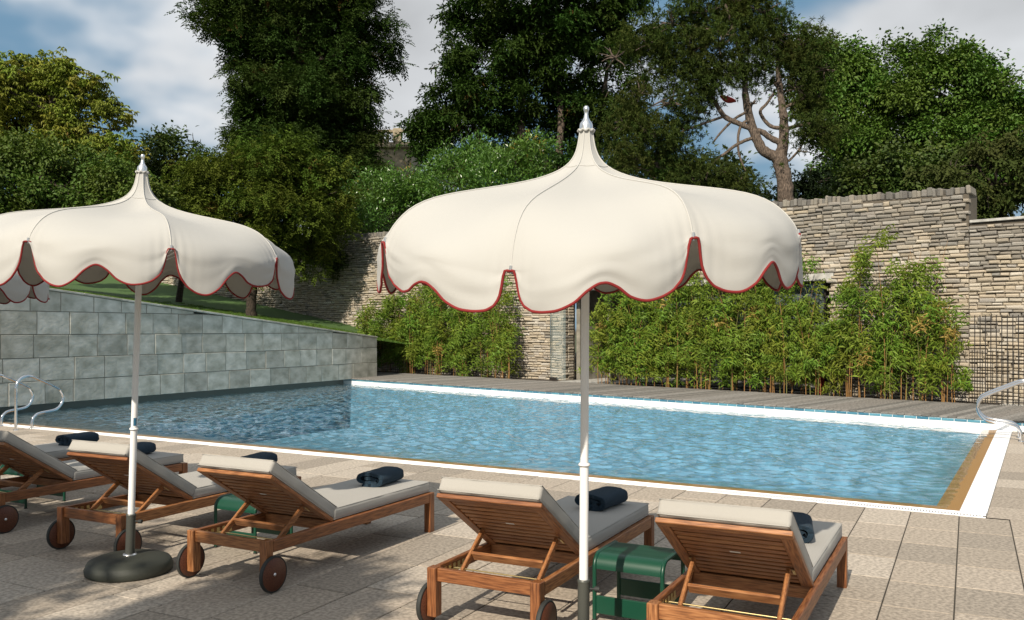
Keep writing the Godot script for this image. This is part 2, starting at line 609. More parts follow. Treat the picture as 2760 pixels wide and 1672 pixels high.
func make_paving() -> void:
	var edges := PackedFloat32Array()
	var x := 5.12
	while x > -0.87:
		edges.append(x)
		x -= 0.40
	x = -0.88
	for k in 8:
		edges.append(x)
		x -= 0.44125
	while x > -18.0:
		edges.append(x)
		x -= 0.455
	var slabs := []
	for k in edges.size() - 1:
		var x1 := edges[k]
		var x0 := edges[k + 1]
		var xm := (x0 + x1) * 0.5
		var z := 1.9 + rng.randf() * 0.5
		var zend := near_edge(xm) + 0.195 if xm < 0.12 else -16.6 + (xm - 0.4) * 0.28
		if xm >= 0.12 and xm < 0.62:
			zend = -9.0
		var lens := [0.6] if xm > -2.0 else [0.6, 0.75, 0.9]
		if xm > -2.0:
			z = 1.91 + (0.0 if k % 2 == 0 else 0.035)
		while z > zend + 0.05:
			var L: float = lens[rng.randi() % lens.size()]
			var z0 := maxf(z - L, zend)
			if z0 - zend < 0.16:
				z0 = zend
			slabs.append([x0, x1, z0, z])
			z = z0
	# the strip between the kerb of the pool and the next course, cut to the kerb's line
	var base := MB.new()
	base.quad(Vector3(-18.2, -0.004, 2.6), Vector3(5.2, -0.004, 2.6), Vector3(5.2, -0.004, -8.99), Vector3(-18.2, -0.004, -9.5), Vector3.UP)
	base.quad(Vector3(0.30, -0.004, -8.995), Vector3(5.2, -0.004, -8.995), Vector3(5.2, -0.004, -15.9), Vector3(0.66, -0.004, -17.1), Vector3.UP)
	var paving := setting("paving", base.mesh(), M.joint)
	var zz := -9.003
	while zz > -16.7:
		var z0 := maxf(zz - 0.6, -16.9)
		var ka := lerpf(POOL_NR.x, POOL_FR.x, (-9.17 - zz) / 7.76) + 0.23
		var kb := lerpf(POOL_NR.x, POOL_FR.x, (-9.17 - z0) / 7.76) + 0.23
		var cs := MB.new()
		cs.quad(Vector3(ka, 0.0018, zz), Vector3(0.715, 0.0018, zz), Vector3(0.715, 0.0018, z0 + 0.006), Vector3(kb, 0.0018, z0 + 0.006), Vector3.UP)
		cs.quad(Vector3(0.715, 0.0018, zz), Vector3(0.715, 0.0018, z0 + 0.006), Vector3(0.715, -0.014, z0 + 0.006), Vector3(0.715, -0.014, zz), Vector3.RIGHT)
		part("slab", cs.mesh(), M.paving[rng.randi() % 5], paving)
		zz = z0
	for s in slabs:
		s.append(screen_area(Vector3(s[0], 0, s[2]), Vector3(s[1], 0, s[3])))
	slabs.sort_custom(func(p, q): return p[4] > q[4])
	var cache := {}
	var rest := []
	for k in M.paving.size():
		rest.append(MB.new())
	for k in slabs.size():
		var s: Array = slabs[k]
		var w: float = s[1] - s[0] - 0.008
		var L: float = s[3] - s[2] - 0.012
		var at := Vector3((s[0] + s[1]) * 0.5, rng.randf_range(-0.0012, 0.0012) - 0.006, (s[2] + s[3]) * 0.5)
		var tone: int = rng.randi() % M.paving.size()
		var tilt := Basis.from_euler(Vector3(rng.randf_range(-0.002, 0.002), 0, rng.randf_range(-0.002, 0.002)))
		if k < 300:
			var key := Vector2i(roundi(w * 1000), roundi(L * 1000))
			if not cache.has(key):
				var b := MB.new()
				b.box(Transform3D.IDENTITY, Vector3(w, 0.016, L), 0.003)
				cache[key] = b.mesh()
			part("slab", cache[key], M.paving[tone], paving, Transform3D(tilt, at))
		else:
			rest[tone].box(Transform3D(tilt, at), Vector3(w, 0.016, L), 0.003)
	for k in rest.size():
		if rest[k].v.size():
			var o := part("far_slabs", rest[k].mesh(), M.paving[k], paving)
			o.set_meta("kind", "stuff")

# ---------------------------------------------------------------- grey dressed-stone wall beside the pool
func grey_top(z: float) -> float:
	return 2.55 - 0.0957 * (-z - 11.9)

func make_grey_wall() -> void:
	var X := -17.0
	var zs := -7.0
	var ze := -23.2
	var t := thing("grey_block_wall", "long grey dressed stone block wall with sloping top beside the pool", "wall", Vector3(X, 0, zs))
	var o := Vector3(X, 0, zs)
	# core and the dark recess below the overhanging face
	var b := MB.new()
	var za := zs - 0.02
	var zb := ze + 0.02
	b.quad(Vector3(-0.02, 0.16, za - zs), Vector3(-0.02, 0.16, zb - zs), Vector3(-0.02, grey_top(zb) - 0.07, zb - zs), Vector3(-0.02, grey_top(za) - 0.07, za - zs), Vector3.RIGHT)
	b.quad(Vector3(-0.02, 0.16, za - zs), Vector3(-0.02, 0.16, zb - zs), Vector3(-0.5, 0.16, zb - zs), Vector3(-0.5, 0.16, za - zs), Vector3.DOWN)
	b.quad(Vector3(-0.42, -0.6, za - zs), Vector3(-0.42, -0.6, zb - zs), Vector3(-0.42, 0.16, zb - zs), Vector3(-0.42, 0.16, za - zs), Vector3.RIGHT)
	part("core", b.mesh(), M.mortar, t)
	var gap := 0.006
	for row in 6:
		var y0 := 0.15 + row * 0.48
		var y1 := y0 + 0.48
		var z := zs - rng.randf() * 0.3
		var first := true
		while z > ze + 0.02:
			var L := rng.randf_range(0.64, 0.80)
			var z2 := maxf(z - L, ze)
			if z2 - ze < 0.25:
				z2 = ze
			var a := zs if first else z
			first = false
			var ta := minf(y1, grey_top(a) - 0.05)
			var tb := minf(y1, grey_top(z2) - 0.05)
			if ta - y0 > 0.05:
				if tb - y0 < 0.02:
					z2 = maxf(z2, -(11.9 + (2.50 - y0 - 0.02) / 0.0957))
					tb = y0 + 0.02
				block(t, a - gap - zs, z2 + gap - zs, y0 + gap, ta - gap, tb - gap)
			z = z2
	# thin coping along the slope
	var z := zs
	while z > ze:
		var z2 := maxf(z - rng.randf_range(0.9, 1.3), ze)
		var c := MB.new()
		var p := Vector3(-0.19, grey_top(z) - 0.025, z - zs - 0.004)
		var q := Vector3(-0.19, grey_top(z2) - 0.025, z2 - zs + 0.004)
		c.bar(p, q, 0.44, 0.045, Vector3.UP, 0.006)
		part("coping_stone", c.mesh(), M.block[rng.randi() % M.block.size()], t)
		z = z2
	# the wall's thickness
	var e := MB.new()
	e.slab(Vector3(-0.40, 0.16, ze - zs + 0.01), Vector3(-0.03, grey_top(ze) - 0.06, ze - zs + 0.3), 0.004)
	part("end_block", e.mesh(), M.block[0], t)

func block(t: Node3D, za: float, zb: float, y0: float, ya: float, yb: float) -> void:
	var b := MB.new()
	var ch := 0.007
	var d := rng.randf_range(-0.004, 0.004)
	var f := [Vector3(d, y0 + ch, za - ch), Vector3(d, y0 + ch, zb + ch), Vector3(d, yb - ch, zb + ch), Vector3(d, ya - ch, za - ch)]
	var r := [Vector3(d - ch, y0, za), Vector3(d - ch, y0, zb), Vector3(d - ch, yb, zb), Vector3(d - ch, ya, za)]
	var mid: Vector3 = (f[0] + f[2]) * 0.5
	b.quad(f[0], f[1], f[2], f[3], Vector3.RIGHT)
	for k in 4:
		var k1 := (k + 1) % 4
		var o: Vector3 = (r[k] + r[k1]) * 0.5 - mid
		b.quad(f[k], f[k1], r[k1], r[k], o + Vector3.RIGHT * 0.2)
		b.quad(r[k], r[k1], r[k1] - Vector3.RIGHT * 0.3, r[k] - Vector3.RIGHT * 0.3, o)
	part("block", b.mesh(), M.block[rng.randi() % M.block.size()], t)

# ---------------------------------------------------------------- dry-stone garden wall
func stone_top(s: float) -> float:
	return 5.02 - 0.0275 * s if s < 11.92 else 4.03

func stone_shape(b: MB, t: Transform3D, w: float, h: float) -> void:
	var j := func(k: float) -> float: return rng.randf_range(-k, k)
	var out := rng.randf_range(-0.012, 0.030)
	var ring := []
	var big := minf(w, h)
	for lv in 4:
		var ins: float = [0.0, 0.0, 0.10, 0.30][lv] * big
		var z: float = [-0.09, out, out + 0.022, out + 0.034][lv]
		var p := []
		for cn in 4:
			var sx: float = [-1.0, 1.0, 1.0, -1.0][cn]
			var sy: float = [-1.0, -1.0, 1.0, 1.0][cn]
			p.append(Vector3(sx * (w * 0.5 - ins) + j.call(0.010), sy * (h * 0.5 - ins) + j.call(0.007), z + j.call(0.005)))
		ring.append(p)
	for lv in 3:
		for cn in 4:
			var c1 := (cn + 1) % 4
			var o: Vector3 = ring[1][cn] + ring[1][c1]
			o.z = [0.0, 0.08, 0.2][lv]
			b.quad(t * ring[lv][cn], t * ring[lv][c1], t * ring[lv + 1][c1], t * ring[lv + 1][cn], t.basis * o)
	b.quad(t * ring[3][0], t * ring[3][1], t * ring[3][2], t * ring[3][3], t.basis * Vector3.BACK)

func stone_colour(patch: FastNoiseLite, s: float, y: float, top: float) -> Color:
	var cream := Color(0.60, 0.51, 0.385)
	var c := cream.lerp([Color(0.67, 0.61, 0.51), Color(0.57, 0.49, 0.37), Color(0.62, 0.53, 0.39), Color(0.54, 0.50, 0.44), Color(0.70, 0.65, 0.56)][rng.randi() % 5], rng.randf())
	# lichen-grey stones: most of those in the weather-beaten upper courses, patches lower down
	var w := patch.get_noise_2d(s * 0.9, y * 1.6) + (0.55 if top - y < 1.25 else -0.22) + rng.randf_range(-0.25, 0.25)
	if w > 0.28:
		c = c.lerp([Color(0.25, 0.24, 0.22), Color(0.32, 0.305, 0.28), Color(0.20, 0.19, 0.172)][rng.randi() % 3], rng.randf_range(0.4, 0.8))
	return c * rng.randf_range(0.85, 1.1)

func make_stone_wall() -> void:
	var t := thing("dry_stone_wall", "tall cream dry stone garden wall with upright coping stones behind the bamboo", "wall", gw(0, 0), gw_turn())
	var patch := FastNoiseLite.new()
	patch.seed = 4
	patch.frequency = 0.55
	var b := MB.new()
	# core of the wall, with the opening of the pool room left out
	for seg in [[-34.0, 0.42, -0.5, 99.0], [0.42, 8.85, 3.06, 99.0], [8.85, 11.90, -0.5, 99.0], [11.92, 18.0, -0.5, 99.0]]:
		var s0: float = seg[0]
		var s1: float = seg[1]
		var ya := minf(stone_top(s0 + 0.001), seg[3]) - 0.05
		var yb := minf(stone_top(s1 - 0.001), seg[3]) - 0.05
		var y0: float = seg[2]
		for zz in [-0.03, -0.62]:
			b.quad(Vector3(s0, y0, zz), Vector3(s1, y0, zz), Vector3(s1, yb, zz), Vector3(s0, ya, zz), Vector3(0, 0, 1.0 if zz > -0.1 else -1.0))
		b.quad(Vector3(s0, ya, -0.03), Vector3(s1, yb, -0.03), Vector3(s1, yb, -0.62), Vector3(s0, ya, -0.62), Vector3.UP)
		b.quad(Vector3(s1, y0, -0.03), Vector3(s1, y0, -0.62), Vector3(s1, yb, -0.62), Vector3(s1, yb, -0.03), Vector3.RIGHT)
	part("core", b.mesh(), M.core, t)
	# stones, course by course
	var near := []
	var all := MB.new()
	var y := 0.02
	while y < 5.7:
		var h := rng.randf_range(0.060, 0.108)
		var s := -27.5 + rng.randf() * 0.2
		while s < 17.5:
			var w := rng.randf_range(0.14, 0.38)
			var mid := s + w * 0.5
			var top := stone_top(mid)
			if s < 11.92 and s + w > 11.92:
				w = 11.92 - s + 0.001
				mid = s + w * 0.5
			var open := mid > 0.42 - 0.1 and mid < 8.85 and y < 3.06
			if open and s < 0.42 and s + w > 0.30:
				w = maxf(0.42 - s, 0.06)
				mid = s + w * 0.5
				open = false
			if not open and y + h < top - 0.02 and (mid > -17.5 or y > 1.5):
				var sink := 0.0
				var wob := 0.030 * patch.get_noise_2d(mid * 1.3 + 40.0, y * 0.8) + rng.randf_range(-0.006, 0.006)
				var hs := h * rng.randf_range(0.80, 1.06)
				var tr := Transform3D(Basis(Vector3.BACK, rng.randf_range(-0.025, 0.025)), Vector3(mid, y + hs * 0.5 + wob, sink))
				var col := stone_colour(patch, mid, y, top)
				if mid > 9.0 and mid < 14.2 and y > 2.15 and near.size() < 3000:
					near.append([tr, w, hs, col])
				else:
					all.col = col
					stone_shape(all, tr, w - 0.009, hs - 0.006)
			s += w
		y += h
	# the nearest bare stretch: single stones
	near.sort_custom(func(p, q): return p[1] * p[2] > q[1] * q[2])
	for k in near.size():
		var q: Array = near[k]
		if k < 285:
			var m := MB.new()
			m.col = q[3]
			stone_shape(m, Transform3D.IDENTITY, q[1] - 0.008, q[2] - 0.006)
			part("stone", m.mesh(), M.stone, t, q[0])
		else:
			all.col = q[3]
			stone_shape(all, q[0], q[1] - 0.008, q[2] - 0.006)
	# cut ends of the opening
	for k in 33:
		all.col = stone_colour(patch, 0.4, 0.09 * k, 5.0)
		for dd in 2:
			stone_shape(all, Transform3D(Basis(Vector3.UP, PI / 2), Vector3(0.40, 0.06 + k * 0.088, -0.12 - dd * 0.28)), 0.26, 0.08)
		stone_shape(all, Transform3D(Basis(Vector3.UP, -PI / 2), Vector3(8.87, 0.06 + k * 0.088, -0.2)), 0.34, 0.08)
	var rest := part("stones", all.mesh(), M.stone, t)
	rest.set_meta("kind", "stuff")
	# upright coping stones along the top
	var s := -27.0
	var cope := MB.new()
	while s < 11.86:
		var w := rng.randf_range(0.07, 0.13)
		var h := rng.randf_range(0.14, 0.2)
		var m := MB.new()
		m.col = [Color(0.25, 0.235, 0.21), Color(0.32, 0.29, 0.24), Color(0.20, 0.19, 0.17)][rng.randi() % 3] * rng.randf_range(0.8, 1.15)
		var tr := Transform3D(Basis.from_euler(Vector3(rng.randf_range(-0.06, 0.06), rng.randf_range(-0.1, 0.1), rng.randf_range(-0.12, 0.12))), Vector3(s + w * 0.5, stone_top(s) + h * 0.5 - 0.06, -0.28))
		if s > 5.4:
			m.box(Transform3D.IDENTITY, Vector3(w - 0.006, h, 0.56), 0.018)
			part("coping_stone", m.mesh(), M.stone, t, tr)
		else:
			cope.col = m.col
			cope.box(tr, Vector3(w - 0.006, h, 0.56), 0.018)
		s += w
	part("coping_row", cope.mesh(), M.stone, t).set_meta("kind", "stuff")
	b = MB.new()
	b.slab(Vector3(11.93, 4.0, -0.64), Vector3(18.0, 4.06, 0.04), 0.008)
	part("coping_slab", b.mesh(), M.concrete, t)
	b = MB.new()
	b.slab(Vector3(0.30, 2.88, -0.5), Vector3(8.92, 3.055, 0.035), 0.006)
	part("lintel", b.mesh(), M.concrete, t)

# ---------------------------------------------------------------- deck, bed, pool room, railings
func make_deck() -> void:
	var b := MB.new()
	b.quad(gw(-9.0, 4.16, 0.02), gw(16.5, 4.16, 0.02), gw(16.5, -0.6, 0.02), gw(-9.0, -0.6, 0.02), Vector3.UP)
	b.quad(gw(-9.0, 4.17, 0.148), gw(16.5, 4.17, 0.148), gw(16.5, 4.17, -0.3), gw(-9.0, 4.17, -0.3), v3(WALL_N, 0))
	var deck := setting("wooden_deck", b.mesh(), M.core)
	var turn := Basis(Vector3.UP, gw_turn())
	var boards := []
	for k in 4:
		var m := MB.new()
		m.box(Transform3D.IDENTITY, Vector3(0.134, 0.028, 3.16 + k * 0.006), 0.005)
		boards.append(m.mesh())
	var s := -8.4
	while s < 16.2:
		part("board", boards[rng.randi() % 4], M.deck[rng.randi() % 4], deck, Transform3D(turn * Basis(Vector3.RIGHT, rng.randf_range(-0.001, 0.001)), gw(s, 2.66, 0.166 + rng.randf_range(-0.0015, 0.0015))))
		s += 0.1455
	b = MB.new()
	b.quad(gw(-9.0, 1.08, 0.13), gw(0.6, 1.08, 0.13), gw(0.6, 0.0, 0.14), gw(-9.0, 0.0, 0.14), Vector3.UP)
	b.quad(gw(2.6, 1.08, 0.13), gw(12.6, 1.08, 0.13), gw(12.6, 0.0, 0.14), gw(2.6, 0.0, 0.14), Vector3.UP)
	setting("planting_bed", b.mesh(), M.soil)
	b = MB.new()
	b.quad(gw(0.6, 1.08, 0.138), gw(2.6, 1.08, 0.138), gw(2.6, -6.0, 0.138), gw(0.6, -6.0, 0.138), Vector3.UP)
	b.quad(gw(2.6, 0.0, 0.138), gw(8.9, 0.0, 0.138), gw(8.9, -6.0, 0.138), gw(2.6, -6.0, 0.138), Vector3.UP)
	b.quad(gw(12.6, 1.08, 0.132), gw(16.5, 1.08, 0.132), gw(16.5, 0.0, 0.132), gw(12.6, 0.0, 0.132), Vector3.UP)
	setting("threshold_paving", b.mesh(), M.concrete)

func make_room() -> void:
	# the pool room behind the opening in the wall
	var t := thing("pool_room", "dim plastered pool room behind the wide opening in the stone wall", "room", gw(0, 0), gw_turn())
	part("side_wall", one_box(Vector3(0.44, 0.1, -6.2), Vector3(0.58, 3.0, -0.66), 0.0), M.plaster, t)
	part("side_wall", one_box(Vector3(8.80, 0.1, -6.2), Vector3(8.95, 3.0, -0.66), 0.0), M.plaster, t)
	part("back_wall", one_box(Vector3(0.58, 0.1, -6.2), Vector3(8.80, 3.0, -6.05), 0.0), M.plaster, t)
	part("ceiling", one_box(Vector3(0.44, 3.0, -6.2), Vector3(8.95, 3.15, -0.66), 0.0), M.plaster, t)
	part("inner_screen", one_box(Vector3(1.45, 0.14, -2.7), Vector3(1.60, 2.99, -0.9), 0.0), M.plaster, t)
	# glazing along the opening
	var f := thing("glazed_screen", "tall window screen with thin dark frames behind the bamboo", "window", gw(0, -0.35), gw_turn())
	var x := 2.95
	while x < 8.8:
		part("mullion", one_box(Vector3(x - 0.025, 0.14, -0.03), Vector3(x + 0.025, 2.88, 0.03), 0.003), M.iron, f)
		if x + 1.4 < 8.8:
			part("pane", one_box(Vector3(x + 0.026, 0.19, -0.004), Vector3(x + 1.374, 2.83, 0.004), 0.0), M.glass, f)
		x += 1.4
	part("head_rail", one_box(Vector3(2.92, 2.83, -0.03), Vector3(8.6, 2.88, 0.03), 0.003), M.iron, f)
	part("sill_rail", one_box(Vector3(2.92, 0.14, -0.03), Vector3(8.6, 0.19, 0.03), 0.003), M.iron, f)
	# frameless glass door folded back against the wall, with a long pull handle
	var d := thing("glass_door", "frameless glass door with long chrome pull handle at the opening in the wall", "door", gw(0.10, 0.12), gw_turn() - 0.12)
	part("pane", one_box(Vector3(-0.05, 0.16, -0.006), Vector3(0.62, 2.6, 0.006), 0.001), M.glass, d)
	var h := MB.new()
	h.tube(PackedVector3Array([Vector3(0.02, 0.95, 0.005), Vector3(0.02, 0.95, 0.07), Vector3(0.02, 2.05, 0.07), Vector3(0.02, 2.05, 0.005)]), 0.011, 8)
	part("handle", h.mesh(), M.steel, d)
	part("edge_rail", one_box(Vector3(-0.075, 0.15, -0.012), Vector3(-0.055, 2.6, 0.012), 0.002), M.steel, d)
	part("floor_pivot", one_box(Vector3(-0.06, 0.135, -0.05), Vector3(0.22, 0.23, 0.06), 0.01), M.iron, d)
	# pale benches inside
	for k in 2:
		var q := thing("bench", "low pale blue-white bench inside the dim pool room behind the glass", "bench", gw(4.9 + k * 1.9, -1.3, 0.138), gw_turn(), "benches in the pool room")
		part("seat", one_box(Vector3(-0.7, 0.36, -0.3), Vector3(0.7, 0.46, 0.3), 0.02), M.pale, q)
		part("backrest", one_box(Vector3(-0.7, 0.46, -0.3), Vector3(0.7, 0.86, -0.2), 0.02), M.pale, q)
		for lx in [-0.6, 0.6]:
			part("leg", one_box(Vector3(lx - 0.03, 0.0, -0.25), Vector3(lx + 0.03, 0.36, 0.25), 0.004), M.iron, q)
	var r := thing("red_box", "tall dark red box standing behind the bamboo by the window screen", "box", gw(8.62, 0.12, 0.14), gw_turn())
	part("body", one_box(Vector3(-0.09, 0.0, -0.08), Vector3(0.09, 0.56, 0.08), 0.012), M.red, r)
	part("lid", one_box(Vector3(-0.1, 0.562, -0.09), Vector3(0.1, 0.6, 0.09), 0.012), M.red, r)

func railing(label: String, s0: float, s1: float, n: float, h: float) -> void:
	var t := thing("bar_fence", label, "fence", gw(s0, n, 0.13), gw_turn(), "black iron railings along the planting bed")
	var bar := MB.new()
	bar.slab(Vector3(-0.008, 0.0, -0.008), Vector3(0.008, h, 0.008), 0.003)
	var bm := bar.mesh()
	var x := 0.0
	while x <= s1 - s0:
		part("bar", bm, M.iron, t, Transform3D(Basis.IDENTITY, Vector3(x, 0, 0)))
		x += 0.1
	for y in [0.10]:
		part("rail", one_box(Vector3(-0.02, y, 0.011), Vector3(s1 - s0 + 0.02, y + 0.02, 0.02), 0.002), M.iron, t)

func bamboo_spray(sd: int) -> ArrayMesh:
	rng.seed = sd
	var b := MB.new()
	for k in 13:
		var a := rng.randf() * TAU
		var o := Vector3(rng.randf_range(-0.13, 0.13), rng.randf_range(-0.12, 0.12), rng.randf_range(-0.13, 0.13))
		var d := Vector3(cos(a), rng.randf_range(-0.9, 0.25), sin(a)).normalized()
		leaf(b, o, d, rng.randf_range(0.10, 0.18), rng.randf_range(0.016, 0.025), 0.25)
	return b.mesh()

# one leaf: a folded, slightly arched blade from o along d
func leaf(b: MB, o: Vector3, d: Vector3, L: float, w: float, arch := 0.15) -> void:
	var side := d.cross(Vector3(rng.randf_range(-0.7, 0.7), 1.0, rng.randf_range(-0.7, 0.7))).normalized()
	var nn := side.cross(d).normalized()
	if nn.y < 0.0:
		nn = -nn
	var keep := b.col
	b.col = keep * rng.randf_range(0.72, 1.28)
	var m := o + d * L * 0.42 + nn * L * arch * 0.3
	var tip := o + d * L - nn * L * arch
	b.tri(o, m + side * w * 0.5, tip, nn + side * 0.35)
	b.tri(o, m - side * w * 0.5, tip, nn - side * 0.35)
	b.col = keep

func scatter(called: String, mesh: Mesh, material: Material, parent: Node3D, where: Array, tints: PackedColorArray) -> void:
	var mm := MultiMesh.new()
	mm.transform_format = MultiMesh.TRANSFORM_3D
	mm.use_colors = true
	mm.mesh = mesh
	mm.instance_count = where.size()
	for k in where.size():
		mm.set_instance_transform(k, where[k])
		mm.set_instance_color(k, tints[k])
	var o := MultiMeshInstance3D.new()
	o.name = called
	o.multimesh = mm
	o.material_override = material
	parent.add_child(o, true)
	o.set_meta("kind", "stuff")

func make_bamboo() -> void:
	var sprays := [bamboo_spray(501), bamboo_spray(502), bamboo_spray(503)]
	rng.seed = 77
	var spots := []
	# towards the grey wall: a loose group in front of the stone wall
	for q in [[-9.4, 0.75, 1.3, 0.7], [-8.6, 0.55, 2.3, 0.7], [-7.9, 0.85, 2.2, 0.9], [-7.3, 0.75, 2.9, 1.0], [-6.55, 0.5, 3.1, 1.0], [-5.8, 0.8, 3.0, 1.0], [-5.1, 0.55, 3.2, 1.1], [-4.4, 0.8, 3.1, 1.0], [-3.7, 0.55, 2.8, 0.9], [-3.0, 0.8, 2.7, 0.9], [-2.3, 0.6, 2.6, 0.8], [-1.7, 0.75, 3.0, 0.7], [-1.1, 0.8, 2.1, 0.6]]:
		spots.append(q + [0])
	for q in [[2.6, 0.9, 2.0, 0.8], [2.95, 0.7, 2.6, 1.0], [3.4, 0.5, 3.0, 1.1], [3.9, 0.85, 2.8, 1.1], [4.4, 0.55, 3.1, 1.1], [4.9, 0.85, 2.9, 1.1], [5.4, 0.5, 3.2, 1.1], [5.9, 0.85, 2.7, 1.1], [6.4, 0.55, 3.1, 1.1], [6.9, 0.85, 3.0, 1.1], [7.4, 0.5, 2.7, 1.0], [7.9, 0.85, 3.1, 1.1], [8.35, 0.55, 3.1, 0.95], [8.85, 0.85, 2.3, 0.8], [9.3, 0.55, 2.5, 0.7], [9.75, 0.85, 3.0, 0.75], [10.2, 0.55, 2.3, 0.75], [10.65, 0.85, 2.8, 0.7], [11.0, 0.55, 3.5, 0.6], [11.35, 0.85, 2.3, 0.7], [11.7, 0.65, 2.3, 0.5]]:
		spots.append(q + [1])
	for q in spots:
		var s: float = q[0]
		var hh: float = q[2] * rng.randf_range(0.95, 1.2)
		var dens: float = q[3]
		var by_window: bool = q[4] == 1
		var lab := "leafy green bamboo with orange stalks between the deck and the window screen" if by_window else "leafy green bamboo before the shaded stone wall near the grey block wall"
		var grp := "bamboo in front of the window screen" if by_window else "bamboo near the grey block wall"
		if by_window and s > 8.7:
			lab = "thin leafy bamboo with orange stalks against the sunlit stone wall by the bar fence"
			grp = "bamboo against the sunlit wall"
		var t := thing("bamboo", lab, "bamboo", gw(s, q[1], 0.13), gw_turn(), grp)
		var where := []
		var tints := PackedColorArray()
		var culms := 6
		for k in culms:
			var base := Vector3(rng.randf_range(-0.24, 0.24), 0, rng.randf_range(-0.14, 0.14))
			var h := hh * (rng.randf_range(0.55, 1.0) if k > 0 else rng.randf_range(0.95, 1.12))
			var lean := Vector3(rng.randf_range(-0.16, 0.16), 0, rng.randf_range(-0.05, 0.14)) * h
			var path := PackedVector3Array()
			var radii := PackedFloat32Array()
			for p in 7:
				var f := p / 6.0
				path.append(base + Vector3.UP * h * f + lean * f * f + Vector3(sin(f * 5.0 + k), 0, cos(f * 4.0 + k)) * 0.02)
				radii.append(lerpf(0.011, 0.003, f))
			var m := MB.new()
			m.tube(path, radii, 6)
			part("culm", m.mesh(), M.culm if rng.randf() < 0.75 else M.culm_green, t)
			var cnt := int(9.0 * dens * h / 2.6 + rng.randf())
			for c in cnt:
				var f := 0.08 + 0.94 * rng.randf()
				if rng.randf() > smoothstep(0.06, 0.36, f) + 0.10:
					continue
				var reach := 0.40 * (1.15 - 0.7 * f)
				var a := rng.randf() * TAU
				var mid := base + Vector3.UP * h * f + lean * f * f + Vector3(cos(a) * 1.25, rng.randf_range(-0.2, 0.3), sin(a) * 0.8) * reach * sqrt(rng.randf())
				var tone := Color(0.155 * rng.randf_range(0.80, 1.24), 0.235 * rng.randf_range(0.92, 1.08), 0.029)
				if rng.randf() < 0.02:
					tone = Color(0.40, 0.29, 0.08)
				for w in 5:
					var p := mid + Vector3(rng.randfn(), rng.randfn() * 0.7, rng.randfn()) * 0.085
					p.z = clampf(p.z, -q[1] + 0.08, 0.7)
					where.append(Transform3D(Basis.from_euler(Vector3(rng.randf_range(-0.4, 0.4), rng.randf() * TAU, rng.randf_range(-0.4, 0.4))).scaled(Vector3.ONE * rng.randf_range(0.8, 1.3)), p))
					tints.append(tone * rng.randf_range(0.85, 1.18))
		scatter("foliage", sprays[rng.randi() % 3], M.leaf, t, where, tints)

# ---------------------------------------------------------------- lawn bank, hill
func lawn_y(x: float, z: float) -> float:
	return grey_top(clampf(z, -26.0, -6.0)) - 0.09 + 0.13 * maxf(0.0, -17.35 - x) + 0.05 * maxf(0.0, -23.0 - z) * smoothstep(-17.4, -22.0, x)

func make_ground() -> void:
	var b := MB.new()
	b.quad(Vector3(-500, -1.7, -500), Vector3(500, -1.7, -500), Vector3(500, -1.7, 500), Vector3(-500, -1.7, 500), Vector3.UP)
	setting("ground", b.mesh(), M.field)
	# grass bank behind the grey wall
	var rows := []
	for r in 30:
		var row := PackedVector3Array()
		for q in 26:
			var x := -17.35 - pow(q / 25.0, 1.5) * 34.0
			var z := -5.0 - r * 1.0
			var pz := WALL_P + WALL_E * ((x - WALL_P.x) / WALL_E.x)
			row.append(Vector3(x, lawn_y(x, maxf(z, pz.y - 0.3)), maxf(z, pz.y - 0.3)))
		rows.append(row)
	b = MB.new()
	b.grid(rows, false, null, Vector3.UP)
	setting("lawn", b.mesh(), M.lawn)
	# blades of grass on the part of the bank that shows
	rng.seed = 31
	var tuft := MB.new()
	for k in 16:
		var a := rng.randf() * TAU
		leaf(tuft, Vector3(rng.randf_range(-0.1, 0.1), 0, rng.randf_range(-0.1, 0.1)), Vector3(cos(a) * 0.6, 1.0, sin(a) * 0.6).normalized(), rng.randf_range(0.05, 0.09), 0.012, 0.2)
	var where := []
	var tints := PackedColorArray()
	for k in 9000:
		var x := -17.4 - rng.randf() * rng.randf() * 12.0
		var z := -10.0 - rng.randf() * 16.0
		var pz := WALL_P.y + WALL_E.y * ((x - WALL_P.x) / WALL_E.x)
		if z < pz + 0.2:
			continue
		where.append(Transform3D(Basis(Vector3.UP, rng.randf() * TAU).scaled(Vector3.ONE * rng.randf_range(0.8, 1.3)), Vector3(x, lawn_y(x, z) - 0.005, z)))
		tints.append(Color(0.08, 0.165, 0.026).lerp(Color(0.12, 0.19, 0.034), rng.randf()) * rng.randf_range(0.7, 1.2))
	scatter("grass", tuft.mesh(), M.leaf, self, where, tints)
	var gr := get_node("grass")
	gr.set_meta("label", "short green grass growing on the bank above the grey block wall")
	gr.set_meta("category", "grass")
	# the higher ground behind the garden wall
	rows = []
	for r in 12:
		var row := PackedVector3Array()
		for q in 20:
			var s := -60.0 + q * 6.0
			var nn := -0.55 - pow(r / 11.0, 1.6) * 80.0
			row.append(gw(s, nn, 3.3 + 0.03 * -nn))
		rows.append(row)
	b = MB.new()
	b.grid(rows, false, null, Vector3.UP)
	setting("hill", b.mesh(), M.field)

